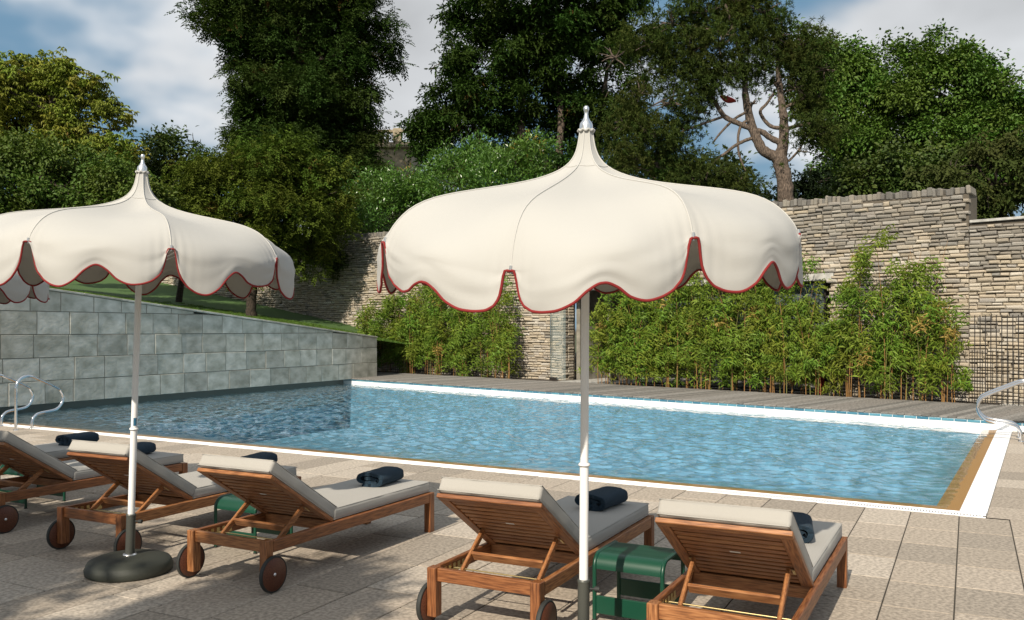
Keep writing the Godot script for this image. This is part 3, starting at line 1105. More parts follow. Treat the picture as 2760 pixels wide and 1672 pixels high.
# ---------------------------------------------------------------- furniture
func rounded(size: Vector3, r: float, nseg: int, puff: float, sd: int) -> ArrayMesh:
	# a stuffed box: rounded edges, a slightly domed and uneven skin
	var f := FastNoiseLite.new()
	f.seed = sd
	f.frequency = 2.2
	var b := MB.new()
	var h := size * 0.5
	var ax := [Vector3.RIGHT, Vector3.UP, Vector3.BACK]
	for a in 3:
		for s in [-1.0, 1.0]:
			var p: Vector3 = ax[(a + 1) % 3]
			var q: Vector3 = ax[(a + 2) % 3]
			var hp := h[(a + 1) % 3]
			var hq := h[(a + 2) % 3]
			var up := _knots(hp, r, nseg)
			var uq := _knots(hq, r, nseg)
			var rows := []
			for i in up:
				var row := PackedVector3Array()
				for j in uq:
					var o: Vector3 = ax[a] * h[a] * s + p * i + q * j
					var core := Vector3(clampf(o.x, -h.x + r, h.x - r), clampf(o.y, -h.y + r, h.y - r), clampf(o.z, -h.z + r, h.z - r))
					var d := o - core
					var w := core + d.normalized() * r
					var bulge := (1.0 - pow(i / hp, 2.0)) * (1.0 - pow(j / hq, 2.0))
					w += ax[a] * s * (puff * bulge)
					w += d.normalized() * f.get_noise_3dv(w * 3.0) * 0.006
					row.append(w)
				rows.append(row)
			b.grid(rows, false, Vector3.ZERO)
	return b.mesh()

func _knots(h: float, r: float, nseg: int) -> Array:
	var out := []
	for k in 5:
		out.append(-h + r * (1.0 - cos(k / 4.0 * PI / 2.0)) * 0.999)
	for k in range(1, nseg):
		out.append(lerpf(-h + r, h - r, float(k) / nseg))
	for k in range(4, -1, -1):
		out.append(h - r * (1.0 - cos(k / 4.0 * PI / 2.0)) * 0.999)
	return out

func make_lounger(sd: int) -> Node3D:
	rng.seed = sd
	var t := thing("sun_lounger", "x", "sun lounger", Vector3.ZERO, 0.0, "wooden sun loungers lined up beside the pool")
	var W := 0.34
	var wd := func(a: String) -> Material: return M.wood[a][rng.randi() % 3]
	for s in [-1.0, 1.0]:
		part("side_rail", one_box(Vector3(s * W - 0.017, 0.252, -1.905), Vector3(s * W + 0.017, 0.33, -0.062), 0.004), wd.call("z"), t)
		part("leg", one_box(Vector3(s * (W - 0.012) - 0.03, 0.0, -1.975), Vector3(s * (W - 0.012) + 0.03, 0.329, -1.907), 0.004), wd.call("y"), t)
		part("leg", one_box(Vector3(s * (W - 0.012) - 0.03, 0.055, -0.06), Vector3(s * (W - 0.012) + 0.03, 0.336, 0.008), 0.004), wd.call("y"), t)
		# wooden wheel with a rubber tyre, on the outer face of the rear leg
		var wb := MB.new()
		wb.lathe(PackedVector2Array([Vector2(0.0, -0.013), Vector2(0.106, -0.013), Vector2(0.106, 0.013), Vector2(0.0, 0.013)]), 40)
		var wt := Transform3D(Basis(Vector3.BACK, PI / 2), Vector3(s * (W + 0.034), 0.118, -0.04))
		var wheel := part("wheel", wb.mesh(), M.wheel, t, wt)
		var ty := MB.new()
		ty.lathe(PackedVector2Array([Vector2(0.1065, -0.012), Vector2(0.114, -0.014), Vector2(0.118, -0.008), Vector2(0.118, 0.008), Vector2(0.114, 0.014), Vector2(0.1065, 0.012)]), 40)
		part("tyre", ty.mesh(), M.rubber, wheel)
		var bo := MB.new()
		bo.lathe(PackedVector2Array([Vector2(0.011, 0.0), Vector2(0.011, 0.004), Vector2(0.006, 0.008), Vector2(0.0, 0.009)]), 12)
		part("bolt", bo.mesh(), M.alu, wheel, Transform3D(Basis.IDENTITY if s < 0 else Basis(Vector3.RIGHT, PI), Vector3(0, 0.013 if s < 0 else -0.013, 0)))
		# notched rack on the inside of the rail
		var rk := MB.new()
		rk.slab(Vector3(s * (W - 0.0225) - 0.0015, 0.262, -0.36), Vector3(s * (W - 0.0225) + 0.0015, 0.282, -0.10), 0.0)
		for k in 5:
			rk.slab(Vector3(s * (W - 0.0225) - 0.0015, 0.2825, -0.35 + k * 0.052), Vector3(s * (W - 0.0225) + 0.0015, 0.31, -0.325 + k * 0.052), 0.0)
		part("notched_rack", rk.mesh(), M.brass, t)
	part("end_rail", one_box(Vector3(-W + 0.0185, 0.256, -0.045), Vector3(W - 0.0425, 0.332, -0.012), 0.004), wd.call("x"), t)
	part("end_rail", one_box(Vector3(-W + 0.019, 0.252, -1.945), Vector3(W - 0.019, 0.327, -1.91), 0.004), wd.call("x"), t)
	part("cross_rail", one_box(Vector3(-W + 0.0175, 0.255, -0.74), Vector3(W - 0.0175, 0.325, -0.70), 0.004), wd.call("x"), t)
	for k in 11:
		part("seat_slat", one_box(Vector3(-W + 0.018, 0.308, -0.80 - k * 0.112), Vector3(W - 0.018, 0.326, -0.73 - k * 0.112), 0.003), wd.call("x"), t)
	# backrest, hinged at the seat, raised 33 degrees
	var tilt := deg_to_rad(33.0)
	var back := Transform3D(Basis(Vector3.RIGHT, -tilt), Vector3(0, 0.325, -0.68))
	var bw := 0.305
	var BL := 0.745
	# in the backrest's own frame: +z runs up the back, +y is its upper face
	for s in [-1.0, 1.0]:
		part("back_stile", one_box(Vector3(s * bw - 0.031, 0.0, 0.0), Vector3(s * bw + 0.031, 0.026, BL - 0.052), 0.003), wd.call("z"), t, back)
	part("back_rail", one_box(Vector3(-bw - 0.031, 0.0, BL - 0.05), Vector3(bw + 0.031, 0.026, BL), 0.003), wd.call("x"), t, back)
	for k in 11:
		var z0 := 0.03 + k * 0.0605
		part("back_slat", one_box(Vector3(-bw + 0.032, 0.006, z0), Vector3(bw - 0.032, 0.022, z0 + 0.039), 0.003), wd.call("x"), t, back)
	part("care_label", one_box(Vector3(-0.025, 0.0045, 0.405), Vector3(0.03, 0.0055, 0.42), 0.0), M.pale, t, back)
	# prop: two struts, a cross bar and the rod that drops into the racks
	for s in [-1.0, 1.0]:
		var sb := MB.new()
		sb.bar(Vector3(0, 0.462, -0.462), Vector3(0, 0.272, -0.205), 0.022, 0.04, Vector3.UP, 0.005)
		part("prop_strut", sb.mesh(), wd.call("z"), t, Transform3D(Basis.IDENTITY, Vector3(s * 0.248, 0, 0)))
		part("hinge_plate", one_box(Vector3(s * 0.270 - 0.007, -0.006, 0.20), Vector3(s * 0.270 + 0.007, -0.0005, 0.26), 0.001), M.brass, t, back)
	var cb := MB.new()
	cb.box(Transform3D(Basis(Vector3.RIGHT, 0.64), Vector3(0, 0.345, -0.312)), Vector3(0.472, 0.062, 0.018), 0.004)
	part("prop_bar", cb.mesh(), wd.call("x"), t)
	var rod := MB.new()
	rod.tube(PackedVector3Array([Vector3(-0.312, 0.285, -0.222), Vector3(0.312, 0.285, -0.222)]), 0.0045, 8)
	part("prop_rod", rod.mesh(), M.brass, t)
	# two-part mattress
	part("seat_cushion", rounded(Vector3(0.655, 0.088, 1.255), 0.022, 14, 0.006, sd), M.cushion, t, Transform3D(Basis.IDENTITY, Vector3(0, 0.377, -1.328)))
	part("slat_gap_shade", one_box(Vector3(-bw + 0.0, 0.0265, 0.02), Vector3(bw, 0.0295, BL - 0.01), 0.0), M.rubber, t, back)  # dark sheet added behind the slats so their gaps look shaded
	part("back_cushion", rounded(Vector3(0.655, 0.090, 0.775), 0.022, 12, 0.006, sd + 5), M.cushion, t, back * Transform3D(Basis.IDENTITY, Vector3(0, 0.0755, 0.385)))
	for q in [[0.655, 0.088, 1.255, Transform3D(Basis.IDENTITY, Vector3(0, 0.377, -1.328))], [0.655, 0.090, 0.775, back * Transform3D(Basis.IDENTITY, Vector3(0, 0.0755, 0.385))]]:
		var hx: float = q[0] * 0.5 - 0.004
		var hy: float = q[1] * 0.5 - 0.006
		var hz: float = q[2] * 0.5 - 0.004
		for sy in [-1.0, 1.0]:
			var loop := PackedVector3Array()
			for k in 33:
				var a := TAU * k / 32.0 + PI / 4
				var cx := clampf(cos(a) * 1.55, -1.0, 1.0)
				var cz := clampf(sin(a) * 1.55, -1.0, 1.0)
				loop.append(Vector3(cx * hx, sy * hy, cz * hz))
			var sm := MB.new()
			sm.tube(loop, 0.0035, 6, false)
			part("cushion_piping", sm.mesh(), M.cushion, t, q[3])
	return t

func towel_mesh() -> ArrayMesh:
	# a bath towel folded in three and rolled: a soft strip wound on itself
	var line := PackedVector2Array()
	for p in [Vector2(-0.035, 0.004), Vector2(0.01, 0.006), Vector2(0.045, 0.0), Vector2(0.062, -0.012), Vector2(0.045, -0.026), Vector2(0.0, -0.029), Vector2(-0.05, -0.028), Vector2(-0.078, -0.014), Vector2(-0.084, 0.010), Vector2(-0.066, 0.033), Vector2(-0.02, 0.041), Vector2(0.04, 0.040), Vector2(0.083, 0.028), Vector2(0.098, 0.0), Vector2(0.088, -0.034), Vector2(0.05, -0.052), Vector2(0.0, -0.054), Vector2(-0.055, -0.053)]:
		line.append(p)
	var smooth := PackedVector2Array()
	for k in line.size() - 1:
		for q in 3:
			smooth.append(line[k].cubic_interpolate(line[k + 1], line[maxi(k - 1, 0)], line[mini(k + 2, line.size() - 1)], q / 3.0))
	smooth.append(line[-1])
	var ring := PackedVector2Array()
	var back := PackedVector2Array()
	for k in smooth.size():
		var d := (smooth[mini(k + 1, smooth.size() - 1)] - smooth[maxi(k - 1, 0)]).normalized()
		var th := 0.0135 * (0.7 if k == 0 or k == smooth.size() - 1 else 1.0)
		ring.append(smooth[k] + d.orthogonal() * th)
		back.append(smooth[k] - d.orthogonal() * th)
	back.reverse()
	ring.append_array(back)
	var f := FastNoiseLite.new()
	f.seed = 12
	f.frequency = 9.0
	var b := MB.new()
	var rows := []
	var zs := [-0.178, -0.174, -0.16, -0.12, -0.08, -0.04, 0.0, 0.04, 0.08, 0.12, 0.16, 0.174, 0.178]
	for r in zs.size():
		var z: float = zs[r]
		var row := PackedVector3Array()
		var sh := 1.0 if r > 0 and r < zs.size() - 1 else 0.965
		for p in ring:
			var nz := f.get_noise_3d(p.x, p.y, z)
			row.append(Vector3(p.x * sh * (1.0 + 0.04 * sin(z * 9.0)), p.y * sh + 0.066 + nz * 0.006, z + 0.02 * f.get_noise_2d(p.x * 2.0, p.y * 2.0)))
		rows.append(row)
	b.grid(rows, true, Vector3(0, 0.066, 0))
	# ends: close the strip between its two faces
	var m := smooth.size()
	for e in [0, rows.size() - 1]:
		var o := Vector3(0, 0, -1.0 if e == 0 else 1.0)
		for k in m - 1:
			var j := ring.size() - 1 - k
			b.quad(rows[e][k], rows[e][k + 1], rows[e][j - 1], rows[e][j], o)
	return b.mesh()

func make_table(at: Vector3, label: String) -> Node3D:
	var t := thing("side_table", label, "side table", at, 0.0, "green metal side tables between the loungers")
	var hx := 0.205
	var hz := 0.20
	var H := 0.385
	var r := 0.075
	var path := PackedVector3Array()
	path.append(Vector3(0, 0.012, hz))
	for k in 9:
		var a := k / 8.0 * PI / 2
		path.append(Vector3(0, H - r + r * sin(a), hz - r + r * cos(a)))
	for k in 9:
		var a := PI / 2 + k / 8.0 * PI / 2
		path.append(Vector3(0, H - r + r * sin(a), -hz + r + r * cos(a)))
	path.append(Vector3(0, 0.012, -hz))
	for s in [-1.0, 1.0]:
		var m := MB.new()
		m.tube(path, 0.0125, 10)
		var fr := part("side_frame", m.mesh(), M.green, t, Transform3D(Basis.IDENTITY, Vector3(s * hx, 0, 0)))
		for z in [-hz, hz]:
			part("foot", one_box(Vector3(-0.013, 0.0, z - 0.013), Vector3(0.013, 0.0115, z + 0.013), 0.003), M.rubber, fr)
	# top of curved metal slats following the side frames
	var line := PackedVector3Array()
	for k in 13:
		var a := -0.05 + k / 12.0 * (PI / 2 + 0.05)
		line.append(Vector3(0, H - r + r * sin(a), hz - r + r * cos(a)))
	for k in range(1, 24):
		line.append(Vector3(0, H, lerpf(hz - r, -hz + r, k / 24.0)))
	for k in 13:
		var a := PI / 2 + k / 12.0 * (PI / 2 + 0.05)
		line.append(Vector3(0, H - r + r * sin(a), -hz + r + r * cos(a)))
	var cuts := [0, 16, 24, 32, 40, line.size() - 1]
	for c in 5:
		var m := MB.new()
		var rows := []
		var under := []
		for k in range(cuts[c], cuts[c + 1] + 1):
			var p := line[k]
			var q := p
			if k == cuts[c] and c > 0:
				q = p.lerp(line[k + 1], 0.18)
			if k == cuts[c + 1] and c < 4:
				q = p.lerp(line[k - 1], 0.18)
			rows.append(PackedVector3Array([q + Vector3(-hx + 0.006, 0.003, 0), q + Vector3(hx - 0.006, 0.003, 0)]))
			under.append(PackedVector3Array([q + Vector3(-hx + 0.006, -0.003, 0), q + Vector3(hx - 0.006, -0.003, 0)]))
		m.grid(rows, false, Vector3(0, 0.1, 0))
		m.grid(under, false, null, Vector3.DOWN)
		part("top_slat", m.mesh(), M.green, t)
	for z in [-hz, hz]:
		part("lower_panel", one_box(Vector3(-hx + 0.012, 0.045, z - 0.008), Vector3(hx - 0.012, 0.15, z + 0.008), 0.004), M.green, t)
	return t

# ---------------------------------------------------------------- parasol
const RIB := [Vector2(0.033, 0.565), Vector2(0.038, 0.53), Vector2(0.048, 0.48), Vector2(0.068, 0.432), Vector2(0.105, 0.388), Vector2(0.17, 0.348), Vector2(0.27, 0.312), Vector2(0.40, 0.282), Vector2(0.55, 0.256), Vector2(0.70, 0.230), Vector2(0.82, 0.200), Vector2(0.91, 0.158), Vector2(0.972, 0.105), Vector2(1.012, 0.050), Vector2(1.032, 0.0)]

func rib_at(f: float) -> Vector2:
	var x := f * (RIB.size() - 1)
	var k := mini(int(x), RIB.size() - 2)
	var p: Vector2 = RIB[k]
	return p.cubic_interpolate(RIB[k + 1], RIB[maxi(k - 1, 0)], RIB[mini(k + 2, RIB.size() - 1)], x - k)

func hem_at(t: float, ja: float, jb: float) -> float:
	var ts := [0.0, 0.026, 0.040, 0.055, 0.08, 0.13, 0.20, 0.28, 0.36, 0.43, 0.5, 0.57, 0.64, 0.72, 0.80, 0.87, 0.92, 0.945, 0.96, 0.974, 1.0]
	var hs := [0.0, -0.006, -0.062, -0.115, -0.155, -0.192, -0.216, -0.220, -0.190, -0.136, -0.108, -0.136, -0.190, -0.220, -0.216, -0.192, -0.155, -0.115, -0.062, -0.006, 0.0]
	for k in ts.size() - 1:
		if t <= ts[k + 1]:
			var f: float = (t - ts[k]) / (ts[k + 1] - ts[k])
			var h := cubic_interpolate(hs[k], hs[k + 1], hs[maxi(k - 1, 0)], hs[mini(k + 2, hs.size() - 1)], f)
			return 1.08 * h * (1.0 + (ja if t < 0.5 else jb) * sin(minf(t, 1.0 - t) * TAU))
	return 0.0

# point of the canopy: panel k, t across it (0..1), f down it (0..1 along the rib, 1..2 the hanging hem)
func canopy_point(k: int, t: float, f: float, o: Dictionary) -> Vector3:
	var a: float = o.yaw + (k + t) * PI / 4
	var q := rib_at(minf(f, 1.0))
	var flat := cos(PI / 8) / cos((t - 0.5) * PI / 4)        # a taut straight cloth between two ribs
	var mid := sin(PI * t)
	var tight := lerpf(0.95, 0.50, smoothstep(0.62, 1.0, minf(f, 1.0)))
	var r := q.x * lerpf(1.0, flat, tight)
	var y := q.y
	# the shoulder of the cloth sags a little between the ribs
	y -= 0.030 * mid * smoothstep(0.2, 0.55, f) * (1.0 - smoothstep(0.75, 1.0, f))
	# slack in the cloth: broad soft folds, and puckers where the hem is pinned to the ribs
	r += 0.010 * slack.get_noise_3d(cos(a) * 2.2, f * 1.6, sin(a) * 2.2 + o.seed) * smoothstep(0.35, 0.7, f)
	var pin := minf(t, 1.0 - t)
	r += 0.0045 * sin(pin * 95.0) * exp(-pin * 13.0) * smoothstep(0.7, 1.0, f) * smoothstep(0.0, 0.01, pin)
	r += 0.040 * mid * smoothstep(0.72, 1.0, f) + 0.016 * sin(TAU * t) * sin(TAU * t) * smoothstep(0.85, 1.3, f)
	r *= 1.0 - lerpf(o.pinch[k % 8], o.pinch[(k + 1) % 8], t) * cos(PI * t) * cos(PI * t) * smoothstep(0.6, 1.0, f)
	var sink: float = lerpf(o.drop[k % 8], o.drop[(k + 1) % 8], t)
	y += sink * smoothstep(0.35, 1.0, minf(f, 1.0))
	if f > 1.0:
		var w := f - 1.0
		var hem := hem_at(t, o.jit[k * 2], o.jit[k * 2 + 1])
		y += hem * w
		var out := 0.034 * w - 0.030 * w * w
		r += out * (1.0 if mid > 0.05 else mid * 20.0) + 0.012 * w * sin(t * TAU * 2.0 + k)
	return Vector3(cos(a) * r, o.tip + y, sin(a) * r)

func make_umbrella(at: Vector3, lean: Vector3, o: Dictionary, label: String) -> Node3D:
	rng.seed = o.seed
	var t := thing("parasol", label, "parasol", at, 0.0, "cream parasols with red piping")
	o.jit = []
	slack.seed = 6
	slack.frequency = 1.0
	slack.fractal_octaves = 2
	for k in 16:
		o.jit.append(rng.randf_range(-0.28, 0.22))
	for k in o.get("shallow", []):
		o.jit[k] = -0.18
	var up := Transform3D(Basis.from_euler(lean), Vector3.ZERO)
	var b := MB.new()
	b.lathe(PackedVector2Array([Vector2(0.0, 0.0), Vector2(0.272, 0.0), Vector2(0.288, 0.012), Vector2(0.29, 0.045), Vector2(0.283, 0.056), Vector2(0.281, 0.068), Vector2(0.268, 0.088), Vector2(0.22, 0.107), Vector2(0.13, 0.12), Vector2(0.05, 0.124), Vector2(0.0, 0.125)]), 48)
	part("base", b.mesh(), M.base, t)
	b = MB.new()
	b.lathe(PackedVector2Array([Vector2(0.046, 0.122), Vector2(0.046, 0.128), Vector2(0.034, 0.134)]), 28)
	part("sleeve_collar", b.mesh(), M.alu, t, up)
	b = MB.new()
	b.lathe(PackedVector2Array([Vector2(0.0, 0.125), Vector2(0.031, 0.126), Vector2(0.031, 0.395), Vector2(0.033, 0.397), Vector2(0.033, 0.408), Vector2(0.024, 0.41)]), 28)
	part("sleeve", b.mesh(), M.sleeve, t, up)
	b = MB.new()
	b.tube(PackedVector3Array([Vector3(0.029, 0.36, -0.012), Vector3(0.05, 0.36, -0.02), Vector3(0.052, 0.36, -0.021), Vector3(0.074, 0.36, -0.03)]), PackedFloat32Array([0.006, 0.006, 0.014, 0.014]), 12)
	part("clamp_knob", b.mesh(), M.rubber, t, up)
	b = MB.new()
	b.lathe(PackedVector2Array([Vector2(0.023, 0.40), Vector2(0.023, 1.005)]), 28)
	part("lower_pole", b.mesh(), M.pole, t, up)
	b = MB.new()
	b.lathe(PackedVector2Array([Vector2(0.0, 1.0), Vector2(0.030, 1.0), Vector2(0.031, 1.006), Vector2(0.027, 1.013), Vector2(0.0215, 1.016)]), 28)
	part("pole_ring", b.mesh(), M.pole, t, up)
	b = MB.new()
	b.lathe(PackedVector2Array([Vector2(0.021, 1.01), Vector2(0.021, o.tip + 0.54)]), 28)
	part("upper_pole", b.mesh(), M.pole, t, up)
	if o.sticker:
		b = MB.new()
		var rows := []
		for r in 2:
			var row := PackedVector3Array()
			for q in 6:
				var a := -0.15 + q * 0.22
				row.append(Vector3(cos(a) * 0.0216, 1.03 + r * 0.055, sin(a) * 0.0216))
			rows.append(row)
		b.grid(rows, false, Vector3(0, 1.05, 0))
		part("sticker", b.mesh(), M.sticker, t, up)
	# canopy: eight sewn panels, each with its piped hem and a seam
	for k in 8:
		var rows := []
		var nt := 60
		for r in 43:
			var f := r / 30.0 if r <= 30 else 1.0 + (r - 30) / 12.0
			var row := PackedVector3Array()
			for q in nt + 1:
				row.append(canopy_point(k, float(q) / nt, f, o))
			rows.append(row)
		b = MB.new()
		b.grid(rows, false, Vector3(0, o.tip - 0.6, 0))
		var p := part("canopy_panel", b.mesh(), M.canvas, t, up)
		var hem := PackedVector3Array()
		for q in 97:
			hem.append(canopy_point(k, q / 96.0, 2.0, o))
		b = MB.new()
		b.tube(hem, 0.0062, 8)
		part("piping", b.mesh(), M.piping, p)
		var seam := PackedVector3Array()
		for r in 31:
			seam.append(canopy_point(k, 0.0, r / 30.0, o) * 1.0 + Vector3(0, 0.0015, 0))
		b = MB.new()
		b.tube(seam, 0.0038, 6)
		part("seam", b.mesh(), M.seam, p)
		b = MB.new()
		b.tube(PackedVector3Array([seam[30] + Vector3(0, 0.022, 0), seam[30] + Vector3(0, 0.004, 0), seam[30] + Vector3(0, -0.012, 0)]), PackedFloat32Array([0.006, 0.0095, 0.006]), 8)
		part("rib_cap", b.mesh(), M.alu, p)
		# rib under the cloth
		var rib := PackedVector3Array()
		for r in 16:
			var c := canopy_point(k, 0.0, 0.2 + r / 15.0 * 0.8, o)
			rib.append(c * Vector3(0.985, 1.0, 0.985) + Vector3(0, -0.012, 0))
		b = MB.new()
		b.tube(rib, 0.005, 6)
		part("rib", b.mesh(), M.alu, t, up)
		b = MB.new()
		b.tube(PackedVector3Array([Vector3(0, o.tip - 0.12, 0), rib[8]]), 0.004, 6)
		part("strut", b.mesh(), M.alu, t, up)
	# ring seam of the spire, ruffle, finial
	var ring := PackedVector3Array()
	for q in 33:
		ring.append(canopy_point(q / 4 % 8, (q % 4) / 4.0, 0.30, o) + Vector3(0, 0.0015, 0))
	b = MB.new()
	b.tube(ring, 0.0028, 6, false)
	part("ring_seam", b.mesh(), M.seam, t, up)
	var ruf := PackedVector3Array()
	for q in 61:
		var a := q / 60.0 * TAU
		ruf.append(Vector3(cos(a) * 0.040, o.tip + 0.566 + 0.004 * sin(a * 9.0), sin(a) * 0.040))
	b = MB.new()
	b.tube(ruf, 0.006, 6, false)
	part("ruffle", b.mesh(), M.canvas, t, up)
	b = MB.new()
	var fy: float = o.tip + 0.565
	b.lathe(PackedVector2Array([Vector2(0.034, fy), Vector2(0.034, fy + 0.026), Vector2(0.030, fy + 0.040), Vector2(0.020, fy + 0.052), Vector2(0.0125, fy + 0.068), Vector2(0.0095, fy + 0.086), Vector2(0.0115, fy + 0.098), Vector2(0.0148, fy + 0.108), Vector2(0.0135, fy + 0.119), Vector2(0.007, fy + 0.126), Vector2(0.0, fy + 0.127)]), 28)
	part("finial", b.mesh(), M.alu, t, up)
	return t

# ---------------------------------------------------------------- pool grab rails
func make_rail(at: Vector3, turn: float, label: String) -> void:
	var pts := [Vector2(0.0, 0.0), Vector2(0.01, 0.14), Vector2(0.05, 0.205), Vector2(0.14, 0.25), Vector2(0.38, 0.278), Vector2(0.48, 0.31), Vector2(0.555, 0.39), Vector2(0.585, 0.50), Vector2(0.55, 0.60), Vector2(0.47, 0.675), Vector2(0.10, 0.85), Vector2(-0.02, 0.895), Vector2(-0.13, 0.895), Vector2(-0.23, 0.84), Vector2(-0.28, 0.74), Vector2(-0.285, 0.60), Vector2(-0.285, 0.0)]
	var path := PackedVector3Array()
	for k in pts.size() - 1:
		for q in 6:
			var p: Vector2 = pts[k].cubic_interpolate(pts[k + 1], pts[maxi(k - 1, 0)], pts[mini(k + 2, pts.size() - 1)], q / 6.0)
			path.append(Vector3(0, p.y, -p.x))
	path.append(Vector3(0, 0.0, 0.285))
	var t := thing("grab_rail", label, "handrail", at, turn, "stainless steel pool grab rails")
	var b := MB.new()
	b.tube(path, 0.0235, 14)
	part("tube", b.mesh(), M.steel, t)
	for z in [0.0, 0.285]:
		b = MB.new()
		b.lathe(PackedVector2Array([Vector2(0.045, 0.0), Vector2(0.045, 0.008), Vector2(0.022, 0.014)]), 20, Vector3(0, 0, z))
		part("foot_flange", b.mesh(), M.steel, t)

# ---------------------------------------------------------------- trees
func clump_mesh(kind: String, sd: int) -> ArrayMesh:
	rng.seed = sd
	var b := MB.new()
	match kind:
		"broad":
			for k in 34:
				var o := Vector3(rng.randfn(), rng.randfn(), rng.randfn()) * 0.19
				var d := (o.normalized() + Vector3(rng.randf_range(-0.7, 0.7), rng.randf_range(-0.9, 0.2), rng.randf_range(-0.7, 0.7))).normalized()
				leaf(b, o, d, rng.randf_range(0.13, 0.20), rng.randf_range(0.09, 0.13), 0.2)
		"palmate":
			for k in 7:
				var o := Vector3(rng.randfn(), rng.randfn() * 0.6, rng.randfn()) * 0.2
				for q in 5:
					var a := rng.randf() * 0.4 + q * TAU / 6.0
					leaf(b, o, Vector3(cos(a), -0.55, sin(a)).normalized(), rng.randf_range(0.17, 0.24), 0.085, 0.25)
		"spray":       # feathery conifer twigs, drooping at the ends
			for k in 5:
				var a := rng.randf() * TAU
				var d := Vector3(cos(a), rng.randf_range(-0.5, 0.35), sin(a)).normalized()
				var o := Vector3(rng.randfn(), rng.randfn(), rng.randfn()) * 0.09
				for q in 9:
					var p := o + d * (0.04 + q * 0.038) + Vector3.DOWN * q * q * 0.0016
					var sd2 := d.cross(Vector3.UP).normalized() * (1.0 if q % 2 else -1.0)
					leaf(b, p, (d * 0.8 + sd2 * 0.8 + Vector3(0, rng.randf_range(-0.4, 0.2), 0)).normalized(), rng.randf_range(0.09, 0.14), 0.055, 0.2)
		"yew":
			for k in 6:
				var a := rng.randf() * TAU
				var d := Vector3(cos(a), rng.randf_range(-1.1, 0.3), sin(a)).normalized()
				var o := Vector3(rng.randfn(), rng.randfn(), rng.randfn()) * 0.10
				for q in 8:
					var p := o + d * (0.03 + q * 0.036) + Vector3.DOWN * q * q * 0.0022
					leaf(b, p, (d + Vector3(rng.randf_range(-0.9, 0.9), rng.randf_range(-0.7, 0.2), rng.randf_range(-0.9, 0.9))).normalized(), rng.randf_range(0.10, 0.15), 0.066, 0.15)
		"tuft":        # bunches of long pine needles
			for k in 4:
				var o := Vector3(rng.randfn(), rng.randfn() * 0.6, rng.randfn()) * 0.15
				for q in 15:
					var d := Vector3(rng.randfn(), rng.randfn() + 0.35, rng.randfn()).normalized()
					leaf(b, o, d, rng.randf_range(0.11, 0.17), 0.028, 0.1)
		"laurel":
			for k in 30:
				var o := Vector3(rng.randfn(), rng.randfn(), rng.randfn()) * 0.16
				var d := (o.normalized() * 0.8 + Vector3(rng.randf_range(-0.6, 0.6), rng.randf_range(-0.1, 0.8), rng.randf_range(-0.6, 0.6))).normalized()
				leaf(b, o, d, rng.randf_range(0.11, 0.16), rng.randf_range(0.045, 0.06), 0.12)
	return b.mesh()

var CL := {}
var slack := FastNoiseLite.new()

func limb(b: MB, a: Vector3, c: Vector3, r0: float, r1: float, sag := 0.1, sides := 6) -> void:
	var path := PackedVector3Array()
	var radii := PackedFloat32Array()
	var n := 7
	var L := (c - a).length()
	var off := Vector3(rng.randf_range(-1, 1), rng.randf_range(-0.3, 1.0) * (1.0 if sag >= 0 else -1.0), rng.randf_range(-1, 1)) * L * absf(sag)
	for k in n + 1:
		var f := float(k) / n
		path.append(a.lerp(c, f) + off * sin(f * PI) + Vector3(sin(f * 9.0 + a.x), cos(f * 7.0 + a.z), sin(f * 8.0)) * L * 0.012)
		radii.append(lerpf(r0, r1, pow(f, 0.8)))
	b.tube(path, radii, sides)

